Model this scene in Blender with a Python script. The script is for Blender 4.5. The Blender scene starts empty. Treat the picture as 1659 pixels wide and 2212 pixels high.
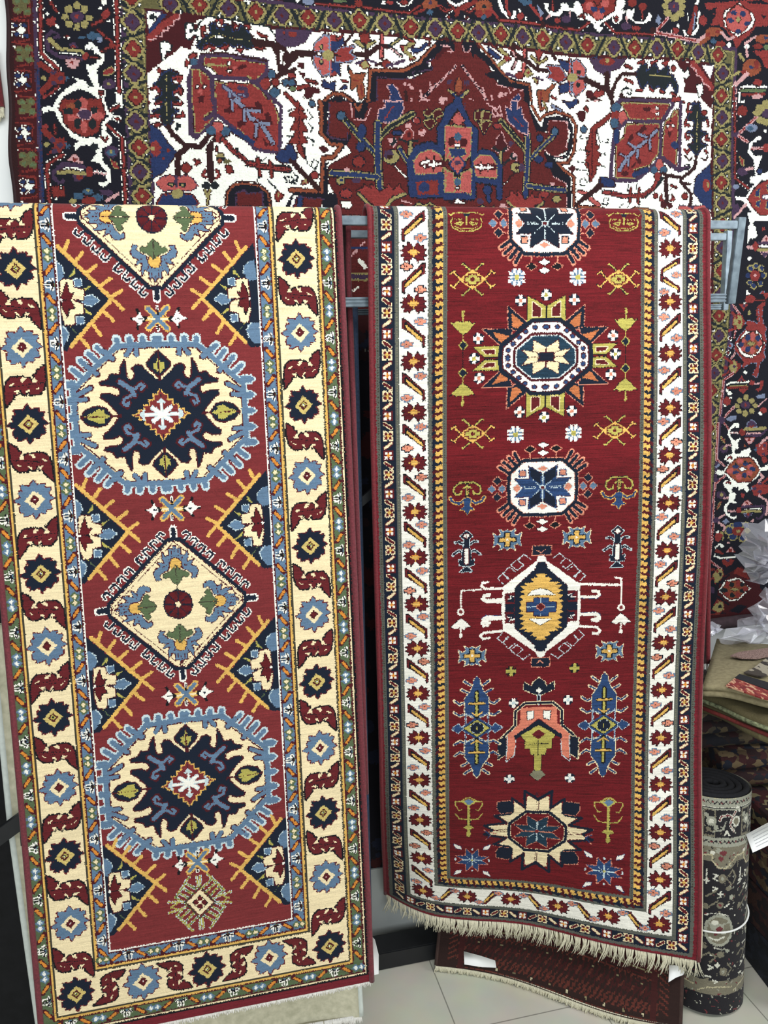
import numpy as np, math, random
# ---------------------------------------------------------------- camera (shared by tracing and the scene)
FPX = 1750.0; PCX, PCY = 829.5, 1106.0
PITCH, YAW, ROLL = math.radians(11.0), math.radians(13.0), math.radians(1.5)
CAM_H = 1.75
_f = np.array([math.sin(YAW)*math.cos(PITCH), math.cos(YAW)*math.cos(PITCH), -math.sin(PITCH)])
_r = np.array([math.cos(YAW), -math.sin(YAW), 0.0]); _u = np.cross(_r, _f)
CR = math.cos(ROLL)*_r - math.sin(ROLL)*_u
CU = math.sin(ROLL)*_r + math.cos(ROLL)*_u
CF = _f; CO = np.array([0.0, 0.0, CAM_H])

def rays(p):
    p = np.asarray(p, float).reshape(-1, 2)
    return CF + CR*((p[:, :1]-PCX)/FPX) - CU*((p[:, 1:]-PCY)/FPX)
def on_y(p, Y):
    d = rays(p); t = np.asarray(Y)/d[:, 1]
    return CO + d*t[:, None] if np.ndim(t) else CO + d*t
def on_z(p, Z):
    d = rays(p); t = (Z-CAM_H)/d[:, 2]
    return CO + d*t[:, None]

# ---------------------------------------------------------------- rug surfaces: traced point -> rug (u, v) in metres
LEAN = math.radians(5.0); LP0 = np.array([0, 1.81, 2.05])
LDN = np.array([0, -math.sin(LEAN), -math.cos(LEAN)]); LNR = np.array([0, math.cos(LEAN), -math.sin(LEAN)])
def inv_left(p):
    d = rays(p); t = ((LP0-CO)@LNR)/(d@LNR); P = CO+d*t[:, None]-LP0
    v = P@LDN
    return np.stack([P[:, 0]+.0465+.0075*v, v], 1)
def surf_left(u, v, off=0.0):
    P = LP0 + np.asarray(v)[..., None]*LDN - LNR*np.asarray(off)[..., None]
    P = P.copy(); P[..., 0] += np.asarray(u)-.0465-.0075*np.asarray(v)
    return P
TV = np.array([0, .15, .5, .65, 1.06, 1.26, 1.41, 1.46, 1.58, 1.72, 1.9])
TW = np.array([-.02, -.05, -.15, -.18, -.21, -.23, -.27, -.31, -.37, -.466, -.57])
_tc = np.polyfit(TV, TW, 6)
def twist(v): return np.polyval(_tc, np.clip(v, -.02, 1.92))
RX0, RZ0, RY0 = .82, 2.057, 1.81
def bow(u, v):           # the hanging end bellies back between its corners, and curls back at the left corner
    a = np.clip((v-1.2)/.7, 0, 1)**2
    b = np.exp(-((u+.02)/.16)**2)*.036
    c = np.clip((-.27-u)/.15, 0, 1.2)**2*.085
    return a*(b+c)
def surf_right(u, v, off=0.0):
    u = np.asarray(u, float); v = np.asarray(v, float); t = twist(v); h = np.hypot(1, t)
    x = RX0+u/h; y = RY0+t*u/h+bow(u, v)
    P = np.stack(np.broadcast_arrays(x+off*t/h, y-off/h, RZ0-v), -1)
    return P
def inv_right(p):
    d = rays(p); Y = np.full(len(d), RY0)
    for _ in range(26):
        P = CO+d*(Y/d[:, 1])[:, None]; v = RZ0-P[:, 2]; t = twist(v); u = (P[:, 0]-RX0)*np.hypot(1, t)
        Y = .5*Y+.5*(RY0+t*(P[:, 0]-RX0)+bow(u, v))
    return np.stack([u, v], 1)
WY, WZ0 = 2.19, 2.8
def inv_wall(p):
    P = on_y(p, WY); return np.stack([P[:, 0], WZ0-P[:, 2]], 1)

# ---------------------------------------------------------------- knotted pattern canvas
PAL = {}
def col(k, r, g, b):
    PAL[k] = (len(PAL), (r, g, b))
class Canvas:
    def __init__(s, u0, u1, v0, v1, res, fill):
        s.u0, s.v0, s.res = u0, v0, res
        s.w, s.h = int(round((u1-u0)/res)), int(round((v1-v0)/res))
        s.a = np.full((s.h, s.w), PAL[fill][0], np.uint8)
    def _box(s, lo, hi):
        x0 = max(0, int((lo[0]-s.u0)/s.res)-1); x1 = min(s.w, int((hi[0]-s.u0)/s.res)+2)
        y0 = max(0, int((lo[1]-s.v0)/s.res)-1); y1 = min(s.h, int((hi[1]-s.v0)/s.res)+2)
        if x1 <= x0 or y1 <= y0: return None
        X = s.u0+(np.arange(x0, x1)+.5)*s.res; Y = s.v0+(np.arange(y0, y1)+.5)*s.res
        return x0, x1, y0, y1, X[None, :], Y[:, None]
    def poly(s, c, P):
        b = s._box(P.min(0), P.max(0))
        if b is None: return
        x0, x1, y0, y1, X, Y = b
        m = np.zeros((y1-y0, x1-x0), bool)
        Q = np.roll(P, -1, 0)
        for (ax, ay), (bx, by) in zip(P, Q):
            if ay == by: continue
            m ^= ((ay > Y) != (by > Y)) & (X < (bx-ax)*(Y-ay)/(by-ay)+ax)
        s.a[y0:y1, x0:x1][m] = PAL[c][0]
    def line(s, c, P, w, closed=False):
        if closed: P = np.vstack([P, P[:1]])
        h = w/2
        for A, B in zip(P[:-1], P[1:]):
            b = s._box(np.minimum(A, B)-h, np.maximum(A, B)+h)
            if b is None: continue
            x0, x1, y0, y1, X, Y = b
            D = B-A; L = max(D@D, 1e-12)
            t = np.clip(((X-A[0])*D[0]+(Y-A[1])*D[1])/L, 0, 1)
            m = (X-A[0]-t*D[0])**2+(Y-A[1]-t*D[1])**2 <= h*h
            s.a[y0:y1, x0:x1][m] = PAL[c][0]
    def rect(s, c, ua, ub, va, vb):
        x0 = max(0, int(round((min(ua, ub)-s.u0)/s.res))); x1 = min(s.w, int(round((max(ua, ub)-s.u0)/s.res)))
        y0 = max(0, int(round((min(va, vb)-s.v0)/s.res))); y1 = min(s.h, int(round((max(va, vb)-s.v0)/s.res)))
        s.a[y0:y1, x0:x1] = PAL[c][0]
    def sample(s, u, v):
        x = np.clip(((u-s.u0)/s.res).astype(int), 0, s.w-1); y = np.clip(((v-s.v0)/s.res).astype(int), 0, s.h-1)
        return s.a[y, x]

def pts(t): return np.array([[float(q) for q in w.split(',')] for w in t.split()])
class Crop:
    """coordinates read off one enlarged region of a rug, turned into rug metres"""
    def __init__(s, inv, x0, y0, sc, mpp=.00102):
        s.inv, s.o, s.s, s.k = inv, np.array([x0, y0], float), sc, mpp/sc
    def __call__(s, P): return s.inv(s.o+np.asarray(P, float).reshape(-1, 2)/s.s)
def parse(cr, text, centre=None):
    """P c pts | L c w pts | C c w pts | E c cx,cy rx,ry | O c oc w pts (fill + outline) | F c oc w cx,cy r n (petal flower)"""
    out = []; c0 = np.zeros(2) if centre is None else cr(centre)[0]
    for ln in text.replace(';', '\n').split('\n'):
        f = ln.split()
        if not f: continue
        op = f[0]
        if op == 'P': out.append(('P', f[1], cr(pts(' '.join(f[2:])))-c0, 0))
        elif op in 'LC': out.append((op, f[1], cr(pts(' '.join(f[3:])))-c0, float(f[2])*cr.k))
        elif op == 'O':
            Q = cr(pts(' '.join(f[4:])))-c0
            out += [('C', f[2], Q, 2*float(f[3])*cr.k), ('P', f[1], Q, 0)]
        elif op == 'E':
            c, r = pts(f[2])[0], pts(f[3])[0]; t = np.linspace(0, 2*math.pi, 18)[:-1]
            out.append(('P', f[1], cr(np.stack([c[0]+r[0]*np.cos(t), c[1]+r[1]*np.sin(t)], 1))-c0, 0))
    return out
SYM = {'': [(1, 1)], 'x': [(1, 1), (-1, 1)], 'y': [(1, 1), (1, -1)], 'xy': [(1, 1), (-1, 1), (1, -1), (-1, -1)]}
def stamp(cv, mot, at=(0, 0), sym='', fx=1, fy=1, rot=0, sc=1.0, cm=None, sx=1.0):
    at = np.asarray(at, float); co, si = math.cos(rot), math.sin(rot); R = np.array([[co, si], [-si, co]])
    for op, c, P, w in mot:
        c = cm.get(c, c) if cm else c
        for a, b in SYM[sym]:
            Q = (P*np.array([a*fx*sx, b*fy])*sc)@R+at
            if op == 'P': cv.poly(c, Q)
            else: cv.line(c, Q, w*sc, op == 'C')
def bits(cv, rows, at, cell, key, fx=1, fy=1, tr=False):
    """a small motif given knot by knot"""
    h, w = len(rows), max(map(len, rows))
    for j, row in enumerate(rows):
        for i, ch in enumerate(row):
            if ch in ' .': continue
            x, y = (i-w/2+.5)*cell*fx, (j-h/2+.5)*cell*fy
            if tr: x, y = y, x
            cv.rect(key.get(ch, ch), at[0]+x-cell/2, at[0]+x+cell/2, at[1]+y-cell/2, at[1]+y+cell/2)

def frame(cv, bands, fh, fb, a=1.0, b=1.0):
    for c, x, y in bands:
        x, y = x/1000, y/1000
        cv.rect(c, -fh-a*x, -fh-a*y, -.1, fb+b*y); cv.rect(c, fh+x, fh+y, -.1, fb+b*y)
        cv.rect(c, -fh-a*y, fh+y, fb+b*x, fb+b*y)
# palette: dyed wool
col('r', 120, 43, 45); col('m', 74, 18, 26); col('n', 17, 27, 44); col('k', 16, 15, 20); col('i', 240, 220, 176)
col('w', 244, 240, 228); col('b', 94, 120, 146); col('l', 196, 212, 214); col('z', 206, 182, 108); col('g', 220, 174, 90); col('y', 178, 168, 84)
col('G', 86, 102, 70); col('o', 214, 136, 52); col('p', 214, 138, 112); col('D', 92, 22, 28); col('e', 62, 58, 46)
col('c', 98, 28, 33); col('s', 112, 30, 40)          # selvedge
col('f', 102, 19, 26); col('B', 40, 66, 108); col('T', 30, 56, 74); col('O', 190, 112, 68); col('P', 214, 124, 100); col('E', 92, 94, 86); col('v', 132, 128, 104)
col('N', 17, 17, 28); col('I', 238, 240, 228); col('R', 84, 27, 27); col('d', 62, 17, 22); col('A', 126, 46, 44); col('a', 166, 80, 76)
col('Q', 54, 80, 104); col('V', 62, 44, 68); col('U', 92, 88, 56); col('u', 142, 132, 84); col('q', 114, 40, 36); col('h', 190, 146, 146)
col('Z', 32, 46, 84); col('x', 44, 18, 20); col('J', 24, 30, 34); col('t', 128, 66, 44); col('S', 112, 122, 146)
# ================================================================ ivory bordered runner (left)
LU0, LU1, LV0, LV1 = -.392, .392, -.012, 1.772
cvL = Canvas(LU0, LU1, -.06, LV1, .001, 'r')
A2 = Crop(inv_left, 140, 740, 3.6065); A1 = Crop(inv_left, 100, 430, 3.318); A3 = Crop(inv_left, 150, 1040, 3.456)
AF = Crop(inv_left, 200, 1740, 2.633); AD = Crop(inv_left, 0, 430, 6.7); AE = Crop(inv_left, 550, 430, 5.977)
FH = .199            # half width of the red field
FB = 1.578           # its lower end
PX = Crop(inv_left, 0, 0, 1.0)
# --- medallion (one quarter traced, drawn four ways)
MED = parse(A2, """
L l 58 745,20 1045,20 1404,330 1417,548
L l 66 748,25 750,-38; L l 66 845,25 845,-38; L l 66 943,25 945,-38; L l 66 1035,28 1040,-34
L l 60 1125,95 1195,20; L l 60 1190,150 1262,64; L l 60 1250,200 1330,112; L l 60 1315,250 1392,178
O b l 9 1392,262 1462,262 1494,285 1462,318 1392,320
O b l 9 1392,385 1462,382 1496,408 1462,438 1392,440
O b l 9 1400,510 1468,508 1502,534 1468,560 1400,562
P i 745,28 1040,28 1395,330 1410,548 772,562
L m 9 745,42 1028,42 1380,345 1398,552
L b 40 748,25 750,-32; L b 40 845,25 845,-32; L b 40 943,25 945,-32; L b 40 1035,28 1040,-28
L b 36 1125,95 1190,25; L b 36 1190,150 1257,68; L b 36 1250,200 1325,117; L b 36 1315,250 1387,182
P b 1380,262 1462,266 1485,286 1462,314 1380,316
P b 1380,388 1462,388 1488,408 1462,434 1380,436
P b 1390,514 1468,512 1494,534 1468,556 1390,558
L m 46 905,40 905,88; L m 44 940,40 980,86
L b 32 905,35 905,92; L b 32 940,35 982,90
L m 54 1145,60 1090,112; L b 40 1150,55 1092,110
L m 50 1280,165 1218,222; L b 36 1285,160 1222,218
L m 46 1385,375 1275,322; L m 46 1400,408 1318,405
L b 32 1390,375 1280,324; L b 32 1400,408 1322,405
L b 38 745,18 1045,18 1404,330 1419,548
O n m 9 772,562 757,292 800,262 850,215 880,178 920,170 950,195 935,235 950,275 990,290 1005,240 1003,130 1035,180 1052,240 1120,232 1140,268 1205,288 1200,305 1110,318 1068,340 1062,378 1090,405 1140,378 1205,375 1212,400 1165,440 1115,505 1090,553
P n 730,292 757,292 772,562 740,562 ; P n 1090,540 1090,565 772,580 772,540
L m 50 960,400 985,350 1060,288; L m 40 985,352 940,345 900,310 872,335 905,362; L m 40 985,400 1040,420 1058,460 1030,482 1008,455
L b 34 960,400 985,350 1056,292; L b 20 985,352 940,345 902,313 878,335 905,355; L b 20 985,400 1038,420 1054,458 1030,478 1014,455
L i 16 765,282 850,195 872,120
O n m 8 743,68 838,158 830,190 757,268
P y 745,105 762,160 790,162 788,202 757,242
L m 12 757,265 760,295
O n m 8 1372,532 1330,484 1250,464 1190,482 1150,545
P y 1352,535 1290,512 1245,488 1200,494 1205,522 1165,545
L m 12 1085,556 1150,545
P g 762,355 792,400 822,400 822,440 862,440 862,478 905,478 905,515 950,515 950,535 1008,553 772,562
P r 763,375 787,412 812,412 812,450 852,450 852,488 895,488 895,526 940,526 940,545 988,555 772,562
L l 34 772,562 838,508; L l 20 772,562 766,458; L l 20 772,562 922,550
L l 16 745,470 766,448 790,468; L l 16 905,520 930,550 912,582
L w 24 772,562 838,508; L w 10 772,562 768,480; L w 10 772,562 900,552
E w 772,562 26,22
""", (772, 562))
MC = [PX((350, 895))[0], PX((408, 1690))[0]]
# --- diamond with four tulips
DIA = parse(A3, """
L w 52 778,425 775,350; L n 32 778,425 775,355
L w 52 1310,866 1385,860; L n 32 1310,866 1380,860
""", (812, 915))
for k in range(8):
    t = (k+.35)/8.0
    bx, by = 835+(1300-835)*t, 425+(822-425)*t
    ox, oy = 58*.78, -58*.9
    hx, hy = -30, -22
    if k >= 4: hx, hy = 30, 22
    s = f"{bx:.0f},{by:.0f} {bx+ox:.0f},{by+oy:.0f} {bx+ox+hx:.0f},{by+oy+hy:.0f} {bx+ox*.62+hx*1.15:.0f},{by+oy*.62+hy*1.15:.0f}"
    DIA += parse(A3, f"L w 27 {s}; L n 14 {s}", (812, 915))
DIA += parse(A3, """
O i n 13 780,440 825,440 1293,830 1302,870 812,915
P i 760,445 800,445 820,930 780,930; P i 790,890 1302,860 1302,885 790,925
C m 5 780,446 823,446 1286,832 1294,872
L n 26 778,430 828,428 1303,824 1314,868
""", (812, 915))
TUL = parse(A3, """
O b m 6 787,475 800,505 830,498 832,545 862,555 880,515 886,560 872,605 925,585 905,622 950,640 962,672 945,716 912,716 924,690 890,662 850,650 840,600 800,575 790,575
L m 5 812,510 812,560; L m 5 842,560 838,585; L m 5 900,628 860,622
O g m 5 790,572 815,576 832,600 836,628 824,655 808,664 796,664
O G e 4 800,632 818,652 850,668 890,678 896,692 880,716 850,704 835,740 806,768
""", (803, 770))
ROS = parse(A3, """
E n 812,915 112,112; E m 812,915 102,102
L D 34 812,900 860,845; L D 34 770,840 800,880; L D 30 850,890 900,890; L D 30 740,890 770,895
L D 34 812,930 860,985; L D 34 770,990 800,950; L D 30 850,940 900,945; L D 30 730,940 770,935
L n 8 812,810 812,1020; L n 8 710,915 915,915; L n 6 745,850 880,985; L n 6 745,985 880,850
E i 812,915 20,20; L e 10 806,775 808,806
""", (812, 915))
DC = [PX((327.5, 470.5))[0], PX((384.8, 1304.8))[0]]
# --- side triangle (traced at the left edge of the field)
TRI = parse(A1, """
P n 20,320 78,375 458,738 175,1075 150,1105 20,1105
P b 30,450 78,462 112,490 132,545 118,580 95,612 30,600; P b 120,925 150,940 166,975 152,1030 118,1080 40,1080 40,925
L l 6 85,470 118,500 132,548; L l 6 120,925 166,975 152,1030
P y 205,508 212,552 160,585 ; P y 332,632 272,655 262,690; P y 358,860 285,832 278,800; P y 235,990 180,930 170,925
P G 205,508 190,545 160,585; P G 332,640 290,672 272,680; P G 235,990 200,965 180,930
O b l 5 202,592 254,592 258,632 215,648 ; O b l 5 218,858 272,862 272,908 225,912
O b l 5 268,722 330,702 384,742 330,782 262,765
O i m 6 104,602 130,590 190,596 202,650 238,662 272,668 270,735 190,742 264,768 270,832 206,846 204,914 142,920 112,830 104,700
L m 6 190,742 265,738
O D k 5 148,612 168,690 198,692 176,742 206,798 166,804 154,858 122,800 108,740 120,690
L k 6 108,742 180,742
E w 110,742 10,12
""", (458, 738))
TEE = parse(A1, """
L g 26 84,356 472,730 185,1068
L g 24 138,378 158,318; L g 24 218,458 262,398; L g 24 300,540 358,492; L g 24 385,645 462,585; L g 24 462,722 540,672
L g 24 490,745 552,806; L g 24 415,820 482,886; L g 24 340,920 392,990; L g 24 258,1020 308,1080
""", (458, 738))
TC = [((238, 652.4), (440.6, 642.5)), ((273.5, 1148.5), (472.6, 1137)), ((303, 1467), (494, 1455)), ((333, 1905), (523, 1880.5))]
# --- crossed bars between two white buds
XMO = parse(A1, """
L g 44 728,785 870,935; L g 44 868,780 735,930; L g 34 725,862 885,862
L b 26 730,790 868,930; L b 26 862,785 740,925
L w 20 798,775 798,800; L w 20 800,915 802,940; L k 10 797,780 800,830; L k 10 800,900 803,938
L i 14 725,862 775,862; L i 14 830,862 885,862
L k 40 700,862 660,862; L k 20 652,796 676,850 655,930; L k 12 608,862 640,862
P w 610,862 640,850 660,830 670,812 690,850 705,862 690,885 668,918 655,890 638,876
L k 40 900,862 940,862; L k 20 948,788 922,850 952,922; L k 12 1010,862 960,862
P w 1008,855 975,845 955,825 938,800 910,850 895,862 910,880 945,912 955,885 975,872
L n 8 660,862 690,862; L n 8 925,862 950,862
""", (799, 862))
XC = [(340.7, 689.3), (371.4, 1099.3), (402, 1499), (426, 1861)]
# --- lozenge at the lower end
LOZ = parse(AF, """
L e 7 612,455 525,545 612,635 700,545 612,455
O i m 5 612,472 688,545 612,618 536,545
E D 612,522 16,14; E D 612,568 16,14; E D 588,545 16,14; E D 636,545 16,14; C k 4 612,505 655,545 612,588 570,545; E w 612,545 6,5
""", (612, 545))
_h = []
for k in range(4):
    t = (k+.5)/4.2
    bx, by = 612+88*t, 455+90*t
    _h.append(f"L l 15 {bx:.0f},{by:.0f} {bx+60:.0f},{by-58:.0f} {bx+30:.0f},{by-82:.0f}; L y 11 {bx:.0f},{by:.0f} {bx+60:.0f},{by-58:.0f} {bx+30:.0f},{by-82:.0f}; L G 4 {bx:.0f},{by:.0f} {bx+60:.0f},{by-58:.0f} {bx+30:.0f},{by-82:.0f}")
_h.append("L l 14 700,545 790,545; L y 9 700,545 790,545; L y 9 735,545 775,515; L l 14 612,455 612,395; L y 9 612,455 612,395")
LOZH = parse(AF, '\n'.join(_h), (612, 545))

# field ornaments
for c in DC:
    stamp(cvL, DIA, c, 'xy')
    stamp(cvL, ROS, c)
    for r in range(4):
        stamp(cvL, TUL, (c[0]+(0, .0435, 0, -.0435)[r], c[1]+(-.0435, 0, .0435, 0)[r]), 'x', rot=r*math.pi/2)
for c in MC: stamp(cvL, MED, c, 'xy')
for a, b in TC:
    ua, ub = PX(a)[0], PX(b)[0]; v = (ua[1]+ub[1])/2
    for m in (TRI, TEE):
        stamp(cvL, m, (ua[0], v)); stamp(cvL, m, (ub[0], v), fx=-1)
for c in XC: stamp(cvL, XMO, PX(c)[0])
lc = PX((200+612/2.633, 1740+545/2.633))[0]
stamp(cvL, LOZH, lc, 'xy'); stamp(cvL, LOZ, lc)

# borders: bands outward from the field, in millimetres
BL = [('w', 0, 3.0), ('m', 3.0, 6.4), ('b', 6.4, 28.5), ('m', 28.5, 31.6), ('g', 31.6, 37.4), ('e', 37.4, 42.0), ('i', 42.0, 129), ('e', 129, 133.2),
      ('g', 133.2, 138), ('m', 138, 141), ('G', 141, 163.5), ('m', 163.5, 166.5), ('i', 166.5, 170), ('k', 170, 175), ('s', 175, 200)]
AL = .915           # the left border is a little narrower than the right
cvL.rect('k', -FH-.0025, -FH, -.1, FB); cvL.rect('k', FH, FH+.0025, -.1, FB)
frame(cvL, BL, FH, FB, AL)
# rosettes of the main border
RSQ = parse(AE, """
O n c 12 508,515 535,545 552,590 610,575 660,580 640,605 660,625 715,625 715,665 690,690 700,722 765,772 690,805 720,850 725,905 665,915 665,940 640,975 605,960 575,960 560,1000 535,1038 512,1000 505,960 455,975 440,990 385,990 395,950 345,940 335,900 345,860 370,830 330,820 270,790 310,755 350,740 330,705 335,660 385,660 360,620 355,580 400,585 440,590 460,595 490,550
P z 518,650 650,775 530,915 395,790
P m 520,705 585,775 527,850 460,785
P y 521,735 562,775 525,815 485,780
E k 521,775 16,16; E w 521,775 8,8
""", (521, 777))
cB = {'n': 'b', 'z': 'i', 'y': 'D', 'k': 'c'}
SSH = parse(AE, """
O c k 19 300,1030 385,1085 400,1130 430,1140 420,1190 390,1222 460,1228 475,1185 500,1165 530,1175 560,1155 690,1160 745,1210 770,1275 785,1380 790,1510 700,1410 690,1370 640,1360 660,1310 600,1320 595,1355 560,1375 520,1320 500,1378 400,1375 340,1310 310,1200
P i 392,1225 468,1228 450,1180 430,1165 415,1200; P i 520,1168 570,1222 600,1215 580,1170 560,1160
P i 655,1225 700,1235 730,1260 690,1262; P i 365,1275 440,1318 400,1308
P i 500,1320 560,1375 540,1325 520,1312; P i 620,1318 690,1320 660,1345 640,1370
L k 7 340,1240 470,1245 600,1262 720,1275; L k 5 470,1290 560,1280
""", (548, 1265))
ry = [559.7, 722, 877, 1030, 1188, 1337, 1482, 1629, 1766.6, 1892, 2034]
ryl = [581, 745, 910, 1078, 1235, 1397, 1550, 1698, 1846, 1993]
mu = FH+.0855; cor = FB+.0855; mul = FH+.0855*AL
for sd in (1, -1):
    rv = [PX((640+(y-560)*.047, y))[0][1] for y in ry] if sd > 0 else [PX((34+(y-581)*.083, y))[0][1] for y in ryl]
    per = (rv[9]-rv[0])/9
    mu = FH+.0855 if sd > 0 else mul
    for k in range(-1, 11):
        v = rv[0]+per*k if k < 10 else cor
        nav = (k % 2 == 0)
        stamp(cvL, RSQ, (sd*mu, v), cm=None if nav else cB, sc=.95)
        if k < 9:
            stamp(cvL, SSH, (sd*mu, v+per/2), fx=1 if nav else -1)
mu = FH+.0855
stamp(cvL, SSH, (mu, cor-.075), fx=-1); stamp(cvL, SSH, (-mul, cor-.075))
for k in range(1, 4):
    u = -mul+(mu+mul)*k/4
    stamp(cvL, RSQ, (u, cor), cm=cB if k != 2 else None)
for k in range(4):
    u = -mul+(mu+mul)*(k+.5)/4
    stamp(cvL, SSH, (u, cor), fx=-1 if k % 2 else 1, rot=math.pi/2, sc=.9)
# small motifs of the two minor borders
COMB = ["......kw..", ".....wkww.", ".....wkkw.", ".wwwwwwkw.", "ww...wwkk.", ".kkkkkkkpG", "wwwwwwkkpG", ".kkkkkkkpG", "ww...wwkk.", ".wwwwwwkw.", ".....wkkw.", ".....wkww.", "......kw.."]
def minor(cv, u, v, k, ground, tr, fx):
    a = (u, v)
    if k == 0:
        bits(cv, COMB, a, .0021, {'p': 'm' if ground == 'b' else 'b'}, fx=fx, tr=tr)
    elif k == 2:
        for d in (-.0068, .0068):
            q = (u+d, v) if tr else (u, v+d)
            cv.poly('G' if ground == 'b' else 'b', np.array([(q[0]+.011, q[1]), (q[0], q[1]+.0095), (q[0]-.011, q[1]), (q[0], q[1]-.0095)]))
        for d in (-.0068, .0068):
            q = (u+d, v) if tr else (u, v+d)
            cv.rect('i' if ground == 'b' else 'l', q[0]-.0045, q[0]+.0045, q[1]-.002, q[1]+.002); cv.rect('i' if ground == 'b' else 'w', q[0]-.002, q[0]+.002, q[1]-.0048, q[1]+.0048)
    else:
        s = 1 if k == 1 else -1
        d = np.array([.0055, .0075*s]) if not tr else np.array([.0075, .0055*s])
        cv.line('m', np.array([a-1.25*d, a+1.25*d]), .0095); cv.line('o', np.array([a-.85*d, a+.85*d]), .0058)
cq = [PX((567+(y-490)*.06, y))[0][1] for y in (490, 733)]
p4 = (cq[1]-cq[0])/8
for (um, ground, ve) in ((FH+.0175, 'b', FB+.0175), (FH+.152, 'G', FB+.152)):
    for sd in (1, -1):
        k = -3
        while True:
            v = cq[0]+p4*k
            if v > ve-.012: break
            minor(cvL, um if sd > 0 else -FH-(um-FH)*AL, v, k % 4, ground, False, 1)
            k += 1
    n = int(round(2*um/p4/4))*4; st = 2*um/n
    for j in range(n+1):
        minor(cvL, -um+st*j, ve, (j+2) % 4, ground, True, -1)
# ================================================================ red fielded runner (right)
RU0, RU1, RV0, RV1 = -.418, .408, -.012, 1.872
cvR = Canvas(RU0-.005, RU1+.005, -.06, RV1, .001, 'f')
R1 = Crop(inv_right, 790, 440, 4.366, .00107); R2 = Crop(inv_right, 1150, 440, 4.254, .00107); R3 = Crop(inv_right, 960, 620, 3.77, .00107)
R4 = Crop(inv_right, 960, 880, 3.77, .00107); R5 = Crop(inv_right, 960, 1140, 3.77, .00107); R6 = Crop(inv_right, 960, 1440, 3.95, .00107)
R7 = Crop(inv_right, 930, 1680, 3.607, .00107)
def at(cr, x, y): return cr((x, y))[0]
FL, FR, FBR = -.239, .234, 1.722
# --- octagon with an eight pointed star
OCT = """
L p 40 797,424 962,424 1070,518 1074,650
L p 44 985,440 1035,352; L p 44 1015,462 1078,388; L p 44 1045,488 1122,420; L p 44 1070,518 1152,462
L n 30 797,424 962,424 1070,518 1074,650
L n 27 985,440 1033,358; L n 27 1015,462 1074,393; L n 27 1045,488 1117,424; L n 27 1070,518 1146,466
P w 797,440 956,440 1054,530 1057,650 795,652; P w 760,440 800,440 800,660 760,660; P w 790,630 1057,640 1057,665 790,670
O B m 4 795,650 797,540 917,466 907,575 1028,566 950,652
P n 795,640 797,545 905,478 900,560
L l 6 797,540 797,640; L l 5 820,635 880,580; L l 5 850,652 945,652
P B 780,560 815,560 815,670 780,670
L l 7 797,545 797,640
E l 797,650 26,20; P D 782,640 812,640 812,662 782,662
O p B 9 940,505 985,505 985,548 940,548; O p l 6 800,472 840,495 800,518 770,495; O p l 6 1005,608 1035,636 1005,662 975,636
L p 10 905,408 905,350; O k p 6 905,305 950,333 905,360 860,333
O w k 4 800,282 845,305 800,328 755,305; O w k 4 800,344 845,368 800,392 755,368
L p 8 1090,572 1120,572; O n p 6 1165,535 1200,570 1165,606 1130,570
O b p 5 1125,606 1155,632 1125,658 1098,632; O b p 5 1208,606 1240,632 1208,658 1178,632
"""
OC = parse(R4, OCT, (797, 650)); 
o1, o2 = at(R4, 797, 650), at(R2, 110, 185)
for o, cm in ((o2, {'B': 'n'}), (o1, None)): stamp(cvR, OC, o, 'xy', cm=cm)
# --- round medallion with olive wings
BIG = parse(R3, """
O y k 5 825,160 980,70 980,275 825,275 ; O D i 7 872,172 940,118 940,238 872,238
L k 10 825,155 825,275
O y k 5 1190,463 1400,460 1312,546 1190,550 ; O D i 6 1232,490 1330,487 1298,520 1232,524
L k 9 1190,550 1312,550
O n p 6 975,285 1136,145 1130,332 1060,345 ; P O 1012,288 1110,200 1096,318 1055,325
O n p 6 1090,330 1330,324 1192,455 1120,400 ; P O 1118,386 1255,346 1186,436
L n 40 822,272 942,272 1182,470 1190,567; L m 10 822,288 935,288 1166,478 1172,567
P w 822,290 935,290 1160,480 1166,570 822,570; P w 790,290 830,290 830,570 790,570; P w 820,540 1166,560 1166,585 820,585
L m 22 822,380 942,380 1075,492 1078,567; L l 6 822,396 932,396 1060,502 1062,567
P T 822,398 930,398 1056,504 1056,570 822,570; P T 790,398 830,398 830,570 790,570; P T 820,550 1056,560 1056,590 820,590
E m 822,325 30,24; E B 822,325 20,15; E m 915,325 25,22; E B 915,325 17,15; E m 990,355 23,22; E B 990,355 15,15; E m 1040,400 23,22; E B 1040,400 15,15
E m 1087,450 23,22; E B 1087,450 15,15; E m 1125,500 23,22; E B 1125,500 15,15; E m 1128,556 23,24; E B 1128,556 15,16
O i m 5 828,490 925,430 928,520 888,530 828,528
O i m 5 892,532 1015,504 955,565 886,565
""", (822, 570))
bc = at(R3, 822, 570)
stamp(cvR, BIG, bc, 'xy')
stamp(cvR, parse(R3, "O n m 6 772,535 885,535 885,600 772,600", (822, 570)), bc)
UMB = parse(R3, """
L k 14 148,200 148,300; L y 22 148,205 148,235; L y 10 148,230 148,300
O y k 4 45,290 70,300 98,282 125,285 148,290 172,285 200,282 222,300 248,285 200,352 148,392 100,348
L y 8 148,390 148,440; O n y 7 148,440 182,475 148,512 116,475; L k 7 148,515 148,580
""", (822, 570))
stamp(cvR, UMB, bc, 'y'); stamp(cvR, UMB, bc, 'y', fx=-1, sx=.985)
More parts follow.
